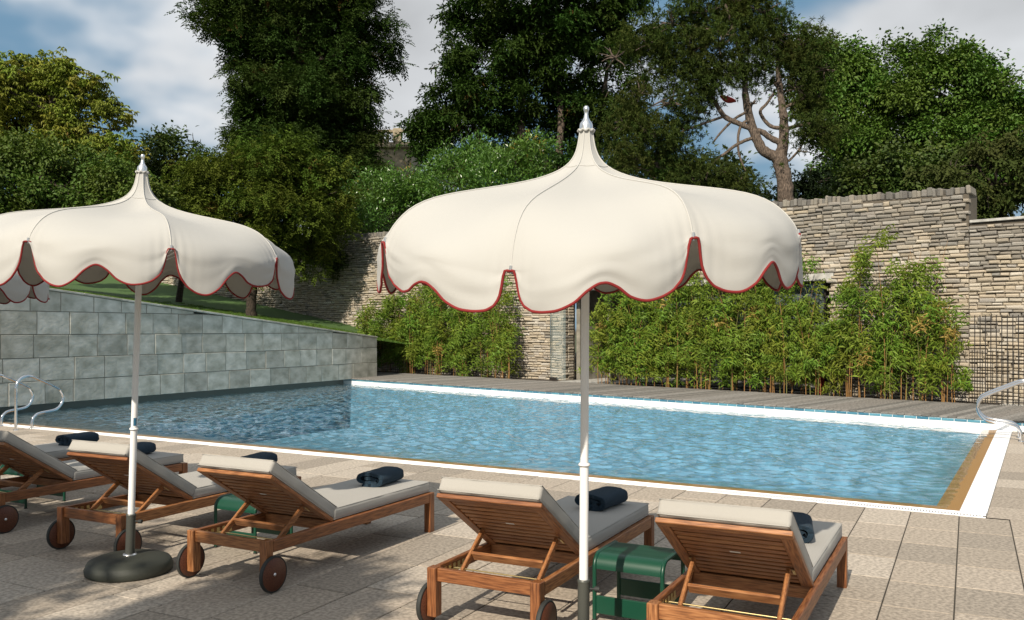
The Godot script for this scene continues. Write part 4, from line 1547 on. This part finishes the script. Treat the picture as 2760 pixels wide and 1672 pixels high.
# lobes: [u, w, radius] sightings at depth d, each jittered in depth; crown = many leaf clumps in and on the lobes
func make_tree(o: Dictionary) -> Node3D:
	rng.seed = o.seed
	var d: float = o.d
	var base: Vector3 = o.base
	var t := thing(o.name, o.label, o.get("category", "tree"), base, 0.0, o.get("group", ""))
	var px := d / 2114.3
	var lobes := []
	for q in o.lobes:
		var r: float = q[2] * px
		var c := sight(q[0], q[1], d + rng.randf_range(-0.5, 0.5) * float(o.get("deep", 0.8)) * r * 2.0) - base
		lobes.append([c, r])
	# wood
	var wood := MB.new()
	var tw: Array = o.get("trunks", [])
	var stem_top := Vector3.ZERO
	for q in tw:
		var path := PackedVector3Array()
		var radii := PackedFloat32Array()
		for p in q:
			path.append(sight(p[0], p[1], d + (p[3] if p.size() > 3 else 0.0)) - base)
			radii.append(p[2])
		var fine := PackedVector3Array()
		var fr := PackedFloat32Array()
		for k in path.size() - 1:
			for s in 5:
				var f := s / 5.0
				fine.append(path[k].cubic_interpolate(path[k + 1], path[maxi(k - 1, 0)], path[mini(k + 2, path.size() - 1)], f) + Vector3(sin(k * 3.1 + s), 0, cos(k * 2.3 + s * 1.3)) * radii[k] * 0.10)
				fr.append(lerpf(radii[k], radii[k + 1], f) * (1.0 + 0.06 * sin(k * 5.0 + s * 2.4)))
		fine.append(path[-1])
		fr.append(radii[-1])
		wood.tube(fine, fr, 12)
		stem_top = path[-1]
	if tw.is_empty():
		var mid := Vector3.ZERO
		for l in lobes:
			mid += l[0] / lobes.size()
		stem_top = Vector3(mid.x, mid.y, mid.z)
		limb(wood, Vector3(0, -0.4, 0), stem_top, o.get("girth", 0.3), o.get("girth", 0.3) * 0.4, 0.03, 10)
	part("trunk", wood.mesh(), o.bark, t)
	var br := MB.new()
	for l in lobes:
		var from: Vector3 = stem_top if tw.is_empty() else Vector3(stem_top.x, minf(stem_top.y, l[0].y - l[1] * 0.3), stem_top.z)
		if o.get("limbs", true):
			limb(br, from.lerp(l[0], 0.0), l[0], o.get("girth", 0.3) * 0.38, 0.03, 0.12)
		for k in int(o.get("twigs", 4)):
			var dd := Vector3(rng.randfn(), rng.randfn() * 0.7 + 0.1, rng.randfn()).normalized()
			limb(br, l[0], l[0] + dd * l[1] * rng.randf_range(0.7, 1.0), 0.035, 0.008, 0.12, 4)
	if br.v.size():
		part("branches", br.mesh(), o.bark, t)
	# leaves
	var gaps := FastNoiseLite.new()
	gaps.seed = o.seed
	gaps.frequency = o.get("gapf", 0.55)
	var where := []
	var tints := PackedColorArray()
	var size: float = o.size
	var dens: float = o.dens
	var hue: Color = o.hue
	var thr: float = o.get("gap", -0.12)
	var shell: float = o.get("shell", 0.55)
	for l in lobes:
		var r: float = l[1]
		var cnt: int = int(dens * 17.0 * r * r / (size * size))
		var flat: float = o.get("flat", 0.9)
		var per: int = o.get("bunch", 12)
		var spread: float = size * float(o.get("spread", 0.8))
		for kk in cnt / per:
			var dd := Vector3(rng.randfn(), rng.randfn(), rng.randfn()).normalized()
			var rr := r * lerpf(shell, 1.0, pow(rng.randf(), 0.6)) * (1.0 if rng.randf() < 0.85 else rng.randf_range(1.0, 1.18))
			var mid: Vector3 = l[0] + Vector3(dd.x, dd.y * flat, dd.z) * rr
			if gaps.get_noise_3dv(mid) < thr:
				continue
			var tone := Color(hue.r * rng.randf_range(0.86, 1.16), hue.g * rng.randf_range(0.92, 1.08), hue.b)
			for k in per:
				var p := mid + Vector3(rng.randfn(), rng.randfn() * 0.6, rng.randfn()) * spread + dd * rng.randf() * spread
				if p.y + base.y < o.get("floor", -99.0):
					continue
				var yaw := rng.randf() * TAU
				var bs := Basis.from_euler(Vector3(rng.randf_range(-0.5, 0.5), yaw, rng.randf_range(-0.5, 0.5)))
				where.append(Transform3D(bs.scaled(Vector3.ONE * size / 0.36 * rng.randf_range(0.7, 1.25)), p))
				tints.append(tone * rng.randf_range(0.88, 1.12))
	if o.has("odd"):
		for k in where.size() / 90:
			tints[rng.randi() % where.size()] = o.odd
	scatter("crown", CL[o.leaf][rng.randi() % 2], o.mat, t, where, tints)
	return t

func make_trees() -> void:
	for k in ["broad", "palmate", "spray", "yew", "tuft", "laurel"]:
		CL[k] = [clump_mesh(k, 900 + k.length()), clump_mesh(k, 950 + k.length())]
	var dark := Color(0.022, 0.050, 0.016)
	# big yellow-green chestnut on the bank
	make_tree({name = "chestnut_tree", label = "rounded yellow-green chestnut tree on the grass bank above the grey wall", seed = 11, d = 34.0, base = seen(-19.0, 34.0, 2.6),
		lobes = [[95, 185, 52], [150, 190, 45], [40, 170, 48], [10, 215, 55], [190, 215, 42], [228, 250, 40], [120, 245, 60], [60, 270, 60], [265, 315, 40], [200, 300, 55], [130, 320, 60], [280, 250, 18], [20, 310, 62], [-60, 220, 70], [-70, 320, 80], [250, 370, 45], [75, 355, 60], [170, 385, 55], [300, 365, 26]],
		leaf = "palmate", mat = M.leaf, hue = Color(0.205, 0.235, 0.032), size = 0.30, dens = 1.0, bark = M.bark_dark, girth = 0.45, gap = -0.08, shell = 0.3, gapf = 0.9, odd = Color(0.26, 0.17, 0.05), twigs = 6})
	make_tree({name = "hornbeam_tree", label = "dense dark green tree below the yellow-green chestnut on the bank", seed = 61, d = 31.0, base = seen(-16.5, 31.0, 2.4),
		lobes = [[40, 400, 55], [110, 420, 60], [190, 430, 55], [260, 420, 48], [310, 440, 42], [340, 480, 40], [20, 460, 60], [90, 480, 60], [170, 490, 60], [250, 490, 55], [320, 520, 45], [-50, 420, 70], [380, 500, 36], [240, 540, 55], [120, 540, 60], [0, 530, 60]],
		leaf = "broad", mat = M.leaf, hue = Color(0.086, 0.135, 0.022), size = 0.28, dens = 1.1, bark = M.bark_dark, girth = 0.25, gap = -0.15, shell = 0.4, gapf = 0.9})
	# feathery olive tree on the bank, in front of the stone wall, whose shade dapples it
	make_tree({name = "yew_tree", label = "low spreading olive-green yew on the bank in front of the dry stone wall", seed = 12, d = 33.0, base = seen(-9.75, 33.0, 2.0),
		trunks = [[[605, 775, 0.22], [604, 740, 0.19], [608, 690, 0.17], [612, 620, 0.15], [620, 540, 0.10]]],
		lobes = [[480, 420, 60], [540, 470, 75], [610, 430, 70], [660, 400, 55], [700, 450, 65], [760, 410, 45], [640, 510, 75], [560, 550, 65], [720, 530, 60], [790, 470, 50], [480, 500, 60], [800, 540, 40], [660, 590, 55], [740, 600, 45], [600, 620, 45], [420, 480, 55], [560, 370, 40], [700, 360, 40]],
		leaf = "spray", mat = M.needle, hue = Color(0.078, 0.112, 0.016), size = 0.36, dens = 1.9, bark = M.bark_dark, girth = 0.22, gap = -0.14, shell = 0.35, gapf = 0.9, odd = Color(0.16, 0.12, 0.03)})
	make_tree({name = "sapling", label = "thin open sapling with arching twigs between the chestnut and the yew", seed = 13, d = 37.0, base = seen(-14.2, 37.0, 2.2),
		lobes = [[385, 330, 32], [430, 365, 40], [470, 350, 30], [360, 400, 45], [440, 420, 48], [500, 400, 40], [400, 470, 55], [520, 450, 45]],
		leaf = "broad", mat = M.leaf, hue = Color(0.071, 0.103, 0.024), size = 0.34, dens = 0.5, bark = M.bark_dark, girth = 0.16, gap = 0.0, twigs = 7, deep = 1.2})
	# giant redwood
	make_tree({name = "redwood_tree", label = "huge dark redwood with ragged drooping sprays rising out of the picture", seed = 14, d = 48.0, base = seen(-11.4, 48.0, 3.5),
		trunks = [[[728, 470, 0.75], [726, 300, 0.62], [722, 150, 0.5], [720, 0, 0.42], [716, -220, 0.25]]],
		lobes = [[690, -40, 120], [600, -30, 90], [800, -30, 100], [520, 20, 60], [560, 80, 45], [640, 50, 100], [745, 60, 110], [860, 40, 70], [690, 140, 105], [600, 130, 55], [800, 140, 90], [885, 130, 62], [930, 125, 32], [660, 220, 80], [740, 230, 95], [840, 220, 70], [880, 250, 45], [640, 300, 80], [720, 320, 100], [810, 310, 85], [590, 290, 45], [870, 330, 55], [660, 390, 90], [760, 400, 95], [580, 370, 50], [850, 420, 70], [700, -160, 120], [790, -140, 90], [620, -150, 80]],
		leaf = "spray", mat = M.needle, hue = Color(0.039, 0.068, 0.014), size = 0.52, dens = 2.0, spread = 0.65, bark = M.bark_dark, girth = 0.6, gap = -0.2, shell = 0.4, flat = 0.75, gapf = 0.45, odd = Color(0.10, 0.06, 0.02)})
	# broad dark cypress/yew in the middle, sky glinting through its stems
	make_tree({name = "cypress_tree", label = "broad many-stemmed dark green cypress behind the laurel hedge, sky showing through its stems", seed = 15, d = 38.0, base = seen(0.7, 38.0, 3.5),
		trunks = [[[1255, 480, 0.24], [1256, 380, 0.2], [1252, 290, 0.17], [1262, 200, 0.13], [1275, 60, 0.08], [1290, -80, 0.05]], [[1345, 480, 0.2], [1346, 380, 0.17], [1350, 280, 0.14], [1340, 150, 0.1], [1345, 0, 0.06]], [[1180, 470, 0.16], [1170, 380, 0.13], [1140, 300, 0.1], [1110, 220, 0.06]], [[1430, 470, 0.16], [1440, 360, 0.13], [1450, 250, 0.1], [1470, 100, 0.06]]],
		lobes = [[1180, -10, 85], [1290, -30, 105], [1400, -20, 105], [1500, 0, 85], [1130, 70, 55], [1220, 80, 80], [1330, 70, 90], [1440, 80, 85], [1530, 90, 60], [1080, 150, 52], [1150, 160, 65], [1260, 165, 75], [1370, 165, 80], [1470, 180, 75], [1540, 190, 40], [1060, 230, 55], [1130, 250, 60], [1230, 250, 65], [1340, 250, 70], [1440, 270, 70], [1510, 280, 50], [1020, 300, 45], [1080, 320, 55], [1170, 340, 58], [1290, 340, 62], [1400, 350, 65], [1490, 360, 60], [1010, 370, 45], [1100, 400, 55], [1560, 380, 55], [1220, 410, 60], [1340, 420, 65], [1470, 430, 65], [1590, 440, 55], [1300, -140, 100], [1420, -130, 90]],
		leaf = "yew", mat = M.needle, hue = Color(0.032, 0.062, 0.011), size = 0.42, dens = 1.9, spread = 0.65, bark = M.bark_pine, girth = 0.2, gap = -0.04, shell = 0.2, gapf = 1.2, odd = Color(0.10, 0.06, 0.02), limbs = false, twigs = 3})
	# the old pine: forked trunk, bare lower limbs, needles in bunches
	make_tree({name = "pine_tree", label = "old pine with forked reddish-grey trunk and bare crooked limbs above the stone wall", seed = 16, d = 24.5, base = seen(7.7, 24.5, 3.6),
		trunks = [[[1897, 540, 0.235], [1894, 495, 0.225], [1888, 440, 0.21], [1879, 387, 0.20], [1884, 347, 0.15], [1887, 285, 0.12], [1879, 234, 0.09], [1872, 150, 0.06], [1880, 60, 0.03]],
			[[1880, 392, 0.16], [1864, 377, 0.15], [1834, 360, 0.14], [1818, 325, 0.13], [1804, 285, 0.115], [1796, 242, 0.10], [1790, 180, 0.07], [1770, 90, 0.045], [1745, 10, 0.03]],
			[[1876, 343, 0.09], [1855, 332, 0.085], [1834, 318, 0.08], [1812, 312, 0.06]],
			[[1812, 312, 0.08], [1775, 296, 0.075], [1743, 280, 0.07], [1722, 248, 0.06], [1703, 215, 0.05], [1680, 150, 0.035], [1650, 80, 0.02]],
			[[1809, 333, 0.05], [1790, 340, 0.048], [1766, 353, 0.045], [1745, 370, 0.04], [1726, 383, 0.036], [1708, 405, 0.03], [1698, 433, 0.02]],
			[[1803, 288, 0.045], [1786, 300, 0.042], [1777, 325, 0.038], [1777, 360, 0.034], [1783, 385, 0.028], [1795, 412, 0.018]],
			[[1796, 270, 0.04], [1770, 285, 0.038], [1748, 305, 0.034], [1730, 325, 0.03], [1715, 345, 0.02]],
			[[1886, 308, 0.06], [1860, 306, 0.055], [1840, 290, 0.05], [1830, 268, 0.045], [1845, 250, 0.04], [1862, 225, 0.03]],
			[[1893, 310, 0.055], [1925, 302, 0.05], [1955, 300, 0.045], [1990, 310, 0.025]],
			[[1898, 388, 0.035], [1920, 365, 0.03], [1934, 340, 0.026], [1936, 310, 0.02]],
			[[1922, 364, 0.02], [1945, 366, 0.016], [1965, 372, 0.012], [1985, 378, 0.008]],
			[[1884, 260, 0.05], [1920, 245, 0.045], [1950, 222, 0.035], [1975, 190, 0.02]],
			[[1743, 280, 0.04], [1700, 295, 0.035], [1660, 310, 0.03], [1610, 330, 0.02]],
			[[1703, 215, 0.04], [1650, 225, 0.034], [1600, 240, 0.026], [1550, 265, 0.016]],
			[[1790, 180, 0.04], [1730, 160, 0.034], [1670, 150, 0.026], [1600, 160, 0.014]],
			[[1770, 90, 0.04], [1700, 70, 0.03], [1630, 60, 0.02], [1560, 70, 0.012]]],
		lobes = [[1560, 110, 48], [1620, 60, 52], [1690, 30, 60], [1770, 10, 60], [1840, 30, 55], [1600, 170, 45], [1660, 130, 52], [1730, 110, 55], [1800, 100, 50], [1860, 90, 45], [1540, 230, 42], [1610, 250, 40], [1680, 200, 46], [1750, 180, 42], [1830, 165, 42], [1900, 140, 40], [1560, 320, 38], [1640, 310, 34], [1920, 215, 38], [1960, 240, 32], [1870, 210, 28], [1580, 400, 42], [1660, 420, 36], [1730, 420, 30], [1960, 315, 26], [1930, 320, 18], [1780, 440, 30], [1530, 400, 40], [1690, 270, 26], [1990, 320, 20], [1810, 250, 20], [1940, 110, 36], [1985, 170, 34], [1500, 300, 40], [1480, 140, 40], [1620, 360, 30]],
		leaf = "tuft", mat = M.needle, hue = Color(0.057, 0.081, 0.018), size = 0.30, dens = 3.2, bark = M.bark_pine, girth = 0.1, gap = -0.02, shell = 0.25, gapf = 1.1, flat = 0.75, twigs = 12, limbs = false, deep = 0.9})
	# round broadleaf trees beyond the wall
	make_tree({name = "broadleaf_tree", label = "bright green round-topped broadleaf tree next to the pine", seed = 17, d = 44.0, base = seen(17.0, 44.0, 3.6),
		lobes = [[1900, 105, 42], [1950, 120, 48], [1990, 165, 50], [2040, 150, 52], [2080, 175, 48], [2110, 215, 42], [1960, 200, 55], [2030, 225, 60], [2090, 260, 55], [1990, 280, 60], [2060, 310, 62], [2120, 320, 50], [2010, 360, 60], [2090, 390, 60], [2040, 430, 60]],
		leaf = "broad", mat = M.leaf, hue = Color(0.081, 0.151, 0.022), size = 0.36, dens = 0.95, shell = 0.4, gapf = 0.9, bark = M.bark_dark, girth = 0.3, gap = -0.15, group = "round broadleaf trees beyond the wall"})
	make_tree({name = "broadleaf_tree", label = "large domed green broadleaf tree above the stepped end of the stone wall", seed = 18, d = 42.0, base = seen(21.5, 42.0, 3.6),
		lobes = [[2190, 155, 46], [2250, 140, 50], [2310, 145, 50], [2365, 165, 48], [2415, 205, 46], [2445, 260, 46], [2170, 215, 50], [2230, 220, 62], [2310, 225, 65], [2380, 260, 60], [2180, 290, 60], [2260, 310, 66], [2350, 330, 66], [2430, 340, 60], [2220, 380, 66], [2310, 400, 66], [2400, 410, 62], [2500, 300, 60], [2500, 400, 70]],
		leaf = "broad", mat = M.leaf, hue = Color(0.082, 0.153, 0.022), size = 0.36, dens = 0.95, shell = 0.4, gapf = 0.9, bark = M.bark_dark, girth = 0.32, gap = -0.15, group = "round broadleaf trees beyond the wall"})
	# dark understorey along the top of the wall
	make_tree({name = "dark_yew", label = "small almost black conifer beside the pine trunk above the wall", category = "tree", seed = 19, d = 31.0, base = seen(10.9, 31.0, 3.5),
		lobes = [[1950, 415, 28], [1970, 440, 34], [1940, 460, 34], [2000, 460, 34], [1965, 480, 40], [1925, 490, 34]], leaf = "yew", mat = M.needle, hue = Color(0.015, 0.026, 0.011), size = 0.36, dens = 1.3, bark = M.bark_dark, girth = 0.15, gap = -0.3})
	make_tree({name = "shrub", label = "dense mixed green shrub with yellowing leaves along the top of the stone wall", category = "shrub", seed = 20, d = 27.0, base = seen(11.6, 27.0, 3.5),
		lobes = [[2030, 450, 38], [2080, 430, 40], [2130, 440, 42], [2170, 420, 40], [2210, 445, 42], [2060, 480, 34], [2150, 480, 36], [2250, 420, 40]], leaf = "broad", mat = M.leaf, hue = Color(0.061, 0.093, 0.018), size = 0.30, dens = 1.2, bark = M.bark_dark, girth = 0.1, gap = -0.2})
	make_tree({name = "shrub", label = "dark olive yew bush behind the lower stepped part of the stone wall", category = "shrub", seed = 22, d = 23.5, base = seen(12.9, 23.5, 3.4),
		lobes = [[2300, 420, 46], [2350, 400, 50], [2400, 390, 55], [2450, 400, 55], [2330, 460, 46], [2380, 470, 55], [2440, 480, 55], [2500, 440, 60], [2350, 505, 40], [2420, 520, 40]], leaf = "yew", mat = M.needle, hue = Color(0.051, 0.068, 0.018), size = 0.34, dens = 1.15, bark = M.bark_dark, girth = 0.12, gap = -0.22})
	# laurel hedge behind the wall
	var la := [[[760, 540, 36], [800, 510, 38], [845, 490, 40], [880, 470, 38], [830, 545, 40], [890, 520, 42], [780, 575, 34], [860, 570, 36]], [[920, 455, 38], [960, 440, 40], [1000, 450, 40], [940, 500, 46], [1000, 500, 46], [920, 545, 42], [980, 550, 42], [1040, 470, 40]], [[1060, 420, 36], [1100, 400, 38], [1140, 385, 36], [1090, 450, 44], [1150, 440, 44], [1060, 500, 44], [1130, 500, 46]], [[1190, 390, 36], [1235, 380, 38], [1280, 385, 36], [1315, 400, 30], [1200, 440, 44], [1260, 435, 44], [1310, 450, 40], [1220, 490, 46], [1300, 500, 40]]]
	for k in 4:
		make_tree({name = "laurel_bush", label = ["glossy green laurel bush over the wall beside the yew", "glossy green laurel bush over the wall below the redwood", "glossy green laurel bush with yellowing leaves below the cypress", "tallest glossy green laurel bush in front of the cypress stems"][k], category = "shrub", group = "laurel hedge behind the stone wall", seed = 23 + k, d = [36.5, 34.5, 32.5, 30.5][k], base = seen([-7.0, -4.2, -2.0, 0.3][k], [36.5, 34.5, 32.5, 30.5][k], 3.5),
			lobes = la[k], leaf = "laurel", mat = M.gloss_leaf, hue = Color(0.078, 0.163, 0.023), size = 0.34, dens = 1.4, bark = M.bark_dark, girth = 0.08, gap = -0.22, odd = Color(0.30, 0.22, 0.04)})
	# creeper hanging over the shaded stretch of the garden wall
	make_tree({name = "wall_creeper", label = "dark creeper hanging over the shaded top of the dry stone wall", category = "creeper", seed = 28, d = 34.6, base = seen(-6.6, 34.6, 4.6),
		lobes = [[740, 600, 24], [775, 615, 26], [815, 605, 24], [850, 625, 20], [720, 640, 18], [790, 650, 14], [880, 600, 16]], leaf = "broad", mat = M.leaf, hue = Color(0.049, 0.073, 0.018), size = 0.24, dens = 0.8, bark = M.bark_dark, girth = 0.05, gap = -0.05, deep = 0.4})
	# farther woods that close the gaps
	for k in 5:
		var q: Array = [[-380.0, 380.0], [330.0, 470.0], [930.0, 470.0], [1700.0, 470.0], [2140.0, 420.0]][k]
		make_tree({name = "woodland_tree", label = ["distant dark tree beyond the chestnut", "distant tree low behind the open sapling", "distant dark tree below the old house", "distant dark tree low behind the pine limbs", "distant tree between the two round broadleaf trees"][k], seed = 40 + k, d = 66.0, base = seen((q[0] - 1232.0) * 66.0 / 2114.3, 66.0, 4.5),
			lobes = [[q[0] - 60, q[1], 55], [q[0], q[1] - 25, 60], [q[0] + 60, q[1], 55], [q[0] - 100, q[1] + 50, 60], [q[0] + 100, q[1] + 50, 60], [q[0], q[1] + 50, 70]],
			leaf = "broad", mat = M.leaf, hue = Color(0.034, 0.057, 0.018), size = 0.75, dens = 1.0, bark = M.bark_dark, girth = 0.3, gap = -0.3, group = "distant woodland"})
	# unseen tree added behind the viewer to shade the loungers beside the grey wall
	rng.seed = 60
	var t := thing("added_shade_tree", "added unseen leafy tree that shades the loungers and paving", "tree", Vector3(-7.6, 0, 4.6))
	var w := MB.new()
	limb(w, Vector3(0, 0, 0), Vector3(0.2, 5.2, 0), 0.17, 0.08, 0.02, 10)
	part("trunk", w.mesh(), M.bark_dark, t)
	var br := MB.new()
	var where := []
	var tints := PackedColorArray()
	for q in [[-2.6, 6.3, 0.9, 0.8, 110], [-1.0, 6.4, 1.0, 0.2, 120], [0.6, 6.2, 1.0, -0.3, 110], [1.75, 6.0, 0.9, 0.0, 84], [-0.2, 5.3, 1.1, 0.5, 100], [2.0, 5.0, 0.75, 0.3, 60], [-2.0, 5.2, 1.0, 0.3, 80], [4.1, 5.75, 0.26, -0.9, 110], [4.1, 5.35, 0.24, -0.9, 80]]:  # the last two tight clumps are added to cast a separate shadow
		var c := Vector3(q[0], q[1], q[3])
		limb(br, Vector3(0.2, 4.4, 0), c, 0.06, 0.015, 0.08)
		for k in q[4]:
			var dd := Vector3(rng.randfn(), rng.randfn(), rng.randfn()).normalized()
			where.append(Transform3D(Basis.from_euler(Vector3(rng.randf(), rng.randf() * TAU, rng.randf())), c + dd * q[2] * pow(rng.randf(), 0.4)))
			tints.append(Color(0.05, 0.10, 0.022).lerp(Color(0.10, 0.16, 0.035), rng.randf()))
	part("branches", br.mesh(), M.bark_dark, t)
	scatter("crown", CL["broad"][0], M.leaf, t, where, tints)

func make_house() -> void:
	# stone house glimpsed between the redwood and the cypress
	var d := 62.0
	var c := sight(915, 480, d)
	var t := thing("stone_house", "old stone house with balustraded parapet half hidden between the redwood and the cypress", "house", Vector3(c.x, 3.6, c.z), YAW)
	var top := 1.7 + (793 - 345) * d / 2114.3 - 3.6
	part("wall", one_box(Vector3(-4.2, 0, -6), Vector3(2.2, top - 0.35, 0), 0.02), M.house, t)
	part("cornice", one_box(Vector3(-4.4, top - 0.348, -6.2), Vector3(2.4, top - 0.1, 0.25), 0.05), M.house, t)
	part("parapet_base", one_box(Vector3(-4.2, top - 0.098, -0.3), Vector3(2.2, top + 0.08, 0.05), 0.02), M.house, t)
	part("parapet_rail", one_box(Vector3(-4.2, top + 0.78, -0.3), Vector3(2.2, top + 0.95, 0.08), 0.02), M.house, t)
	part("parapet_pier", one_box(Vector3(0.9, top + 0.082, -0.34), Vector3(1.5, top + 1.05, 0.1), 0.02), M.house, t)
	var bal := MB.new()
	bal.lathe(PackedVector2Array([Vector2(0.06, 0.0), Vector2(0.05, 0.08), Vector2(0.085, 0.25), Vector2(0.045, 0.5), Vector2(0.06, 0.697)]), 8)
	var bm := bal.mesh()
	for k in 14:
		part("baluster", bm, M.house, t, Transform3D(Basis.IDENTITY, Vector3(-3.9 + k * 0.34, top + 0.082, -0.12)))
	for k in 2:
		var wn := part("window", one_box(Vector3(-3.2 + k * 2.6, top - 3.6, 0.003), Vector3(-2.2 + k * 2.6, top - 1.5, 0.03), 0.01), M.iron, t)
		part("sill", one_box(Vector3(-3.3 + k * 2.6, top - 3.75, 0.003), Vector3(-2.1 + k * 2.6, top - 3.605, 0.12), 0.01), M.house, wn)
	var an := MB.new()
	an.tube(PackedVector3Array([Vector3(1.9, top - 0.1, -1.0), Vector3(1.9, top + 2.6, -1.0)]), 0.03, 6)
	part("mast", an.mesh(), M.iron, t)
	# red dish lodged in the pine
	var p := sight(1752, 238, 24.2)
	var r := thing("red_dish", "small red curved dish caught in the pine branches", "dish", p, YAW)
	var rows := []
	for k in 7:
		var row := PackedVector3Array()
		for q in 20:
			var a := TAU * q / 20.0
			var f := k / 6.0
			row.append(Vector3(cos(a) * 0.23 * f, -0.11 * (1.0 - f * f), sin(a) * 0.16 * f))
		rows.append(row)
	var b := MB.new()
	b.grid(rows, true, null, Vector3.DOWN)
	part("bowl", b.mesh(), M.red, r, Transform3D(Basis(Vector3.BACK, -0.35), Vector3.ZERO))
	b = MB.new()
	var ring := PackedVector3Array()
	for q in 21:
		ring.append(Vector3(cos(TAU * q / 20.0) * 0.23, 0, sin(TAU * q / 20.0) * 0.16))
	b.tube(ring, 0.012, 6, false)
	part("rim", b.mesh(), M.red, r, Transform3D(Basis(Vector3.BACK, -0.35), Vector3.ZERO))

# ---------------------------------------------------------------- everything
func _ready() -> void:
	rng.seed = 1
	make_materials()
	make_view()
	# setting
	make_ground()
	rng.seed = 2
	make_pool()
	rng.seed = 3
	make_paving()
	rng.seed = 4
	make_grey_wall()
	rng.seed = 5
	make_stone_wall()
	rng.seed = 6
	make_deck()
	make_room()
	railing("black iron bar fence against the sunlit stone wall at the end of the deck", 12.3, 16.2, 0.98, 1.86)
	railing("black iron bar fence half hidden behind the bamboo near the grey block wall", -7.6, -2.4, 0.25, 1.3)
	make_bamboo()
	# furniture
	var spots := [[-1.07, -4.20, "wooden sun lounger standing past the last green table, at the open end of the row"], [-2.40, -4.25, "wooden sun lounger beside the parasol with the lower canopy and the near green table"],
		[-4.36, -4.28, "wooden sun lounger between the two parasols, its foot end sunlit"], [-5.86, -4.38, "wooden sun lounger just behind the round dark parasol base"],
		[-7.50, -4.50, "shaded wooden sun lounger, second from the grey block wall"], [-8.86, -4.72, "wooden sun lounger at the end of the row towards the grey block wall"]]
	var lounger := make_lounger(101)
	var other := make_lounger(202)
	var tm := towel_mesh()
	for k in spots.size():
		var q: Array = spots[k]
		var at := Vector3(q[0], 0, q[1])
		var turn := [0.0, 0.008, -0.006, 0.01, -0.008, 0.0][k] as float
		if k < 2:
			var first := lounger if k == 0 else other
			first.position = at
			first.rotation.y = turn
			first.set_meta("label", q[2])
		else:
			dup(lounger if k % 2 == 0 else other, at, turn, q[2])
	var tl := ["rolled navy towel on the lounger at the open end of the row", "rolled navy towel on the lounger beside the near green table", "rolled navy towel on the sunlit lounger between the two parasols", "rolled navy towel on the lounger behind the round parasol base", "rolled navy towel on the shaded lounger second from the grey wall", "rolled navy towel on the lounger nearest the grey block wall"]
	var tz := [-1.40, -1.66, -1.66, -1.74, -1.62, -1.72]
	for k in spots.size():
		var tw := thing("rolled_towel", tl[k], "towel", Vector3(spots[k][0] + [0.10, 0.05, 0.04, 0.0, 0.02, 0.05][k], 0.423, spots[k][1] + tz[k]), [0.15, -0.12, 0.10, 0.22, 0.35, 0.02][k], "rolled navy towels")
		part("roll", tm, M.towel, tw, Transform3D(Basis.from_scale(Vector3(1.12, 0.98, 1.05)), Vector3.ZERO))
	make_table(Vector3(-1.735, 0, -4.97), "green metal side table between the last two loungers at the open end of the row")
	make_table(Vector3(-5.00, 0, -5.20), "green metal side table between the loungers beside the round dark parasol base")
	make_table(Vector3(-8.13, 0, -5.45), "shaded green metal side table between the two loungers nearest the grey wall")
	make_umbrella(Vector3(-5.22, 0, -4.22), Vector3(0.001, 0, -0.048), {seed = 301, yaw = 0.52, tip = 2.225, pinch = [0, 0, 0, 0, 0, 0, 0, 0], drop = [0, 0, 0, 0, 0, 0, 0, 0], sticker = true}, "cream scalloped parasol standing on a round dark base behind two loungers")
	make_umbrella(Vector3(-1.775, 0, -4.21), Vector3(0.036, 0, -0.021), {seed = 302, yaw = 0.715, tip = 2.14, pinch = [0.05, 0.08, 0.0, 0, 0, 0, 0, 0], shallow = [1, 2], drop = [-0.03, -0.165, -0.02, 0, 0, 0, 0, 0.02], sticker = false}, "large cream scalloped parasol whose pole stands beside the near green table")
	make_umbrella(Vector3(-8.0, 0, -4.25), Vector3(0.0, 0, -0.01), {seed = 303, yaw = 0.3, tip = 2.17, pinch = [0, 0, 0, 0, 0, 0, 0, 0], drop = [0, 0, 0, 0, 0, 0, 0, 0], sticker = false}, "cream scalloped parasol nearest the grey block wall, mostly hidden behind another parasol")
	make_rail(Vector3(-14.25, 0.0, -9.55), 0.0, "curved steel grab rail at the pool edge by the grey wall, farther from the wall")
	make_rail(Vector3(-15.10, 0.0, -9.55), 0.0, "curved steel grab rail at the pool edge, closest to the grey wall")
	make_rail(Vector3(0.70, 0.0, -15.86), PI / 2, "curved steel grab rail on the white kerb near the wooden deck")
	make_rail(Vector3(0.70, 0.0, -15.36), PI / 2, "curved steel grab rail on the white kerb, farther from the wooden deck")
	make_house()
	make_trees()
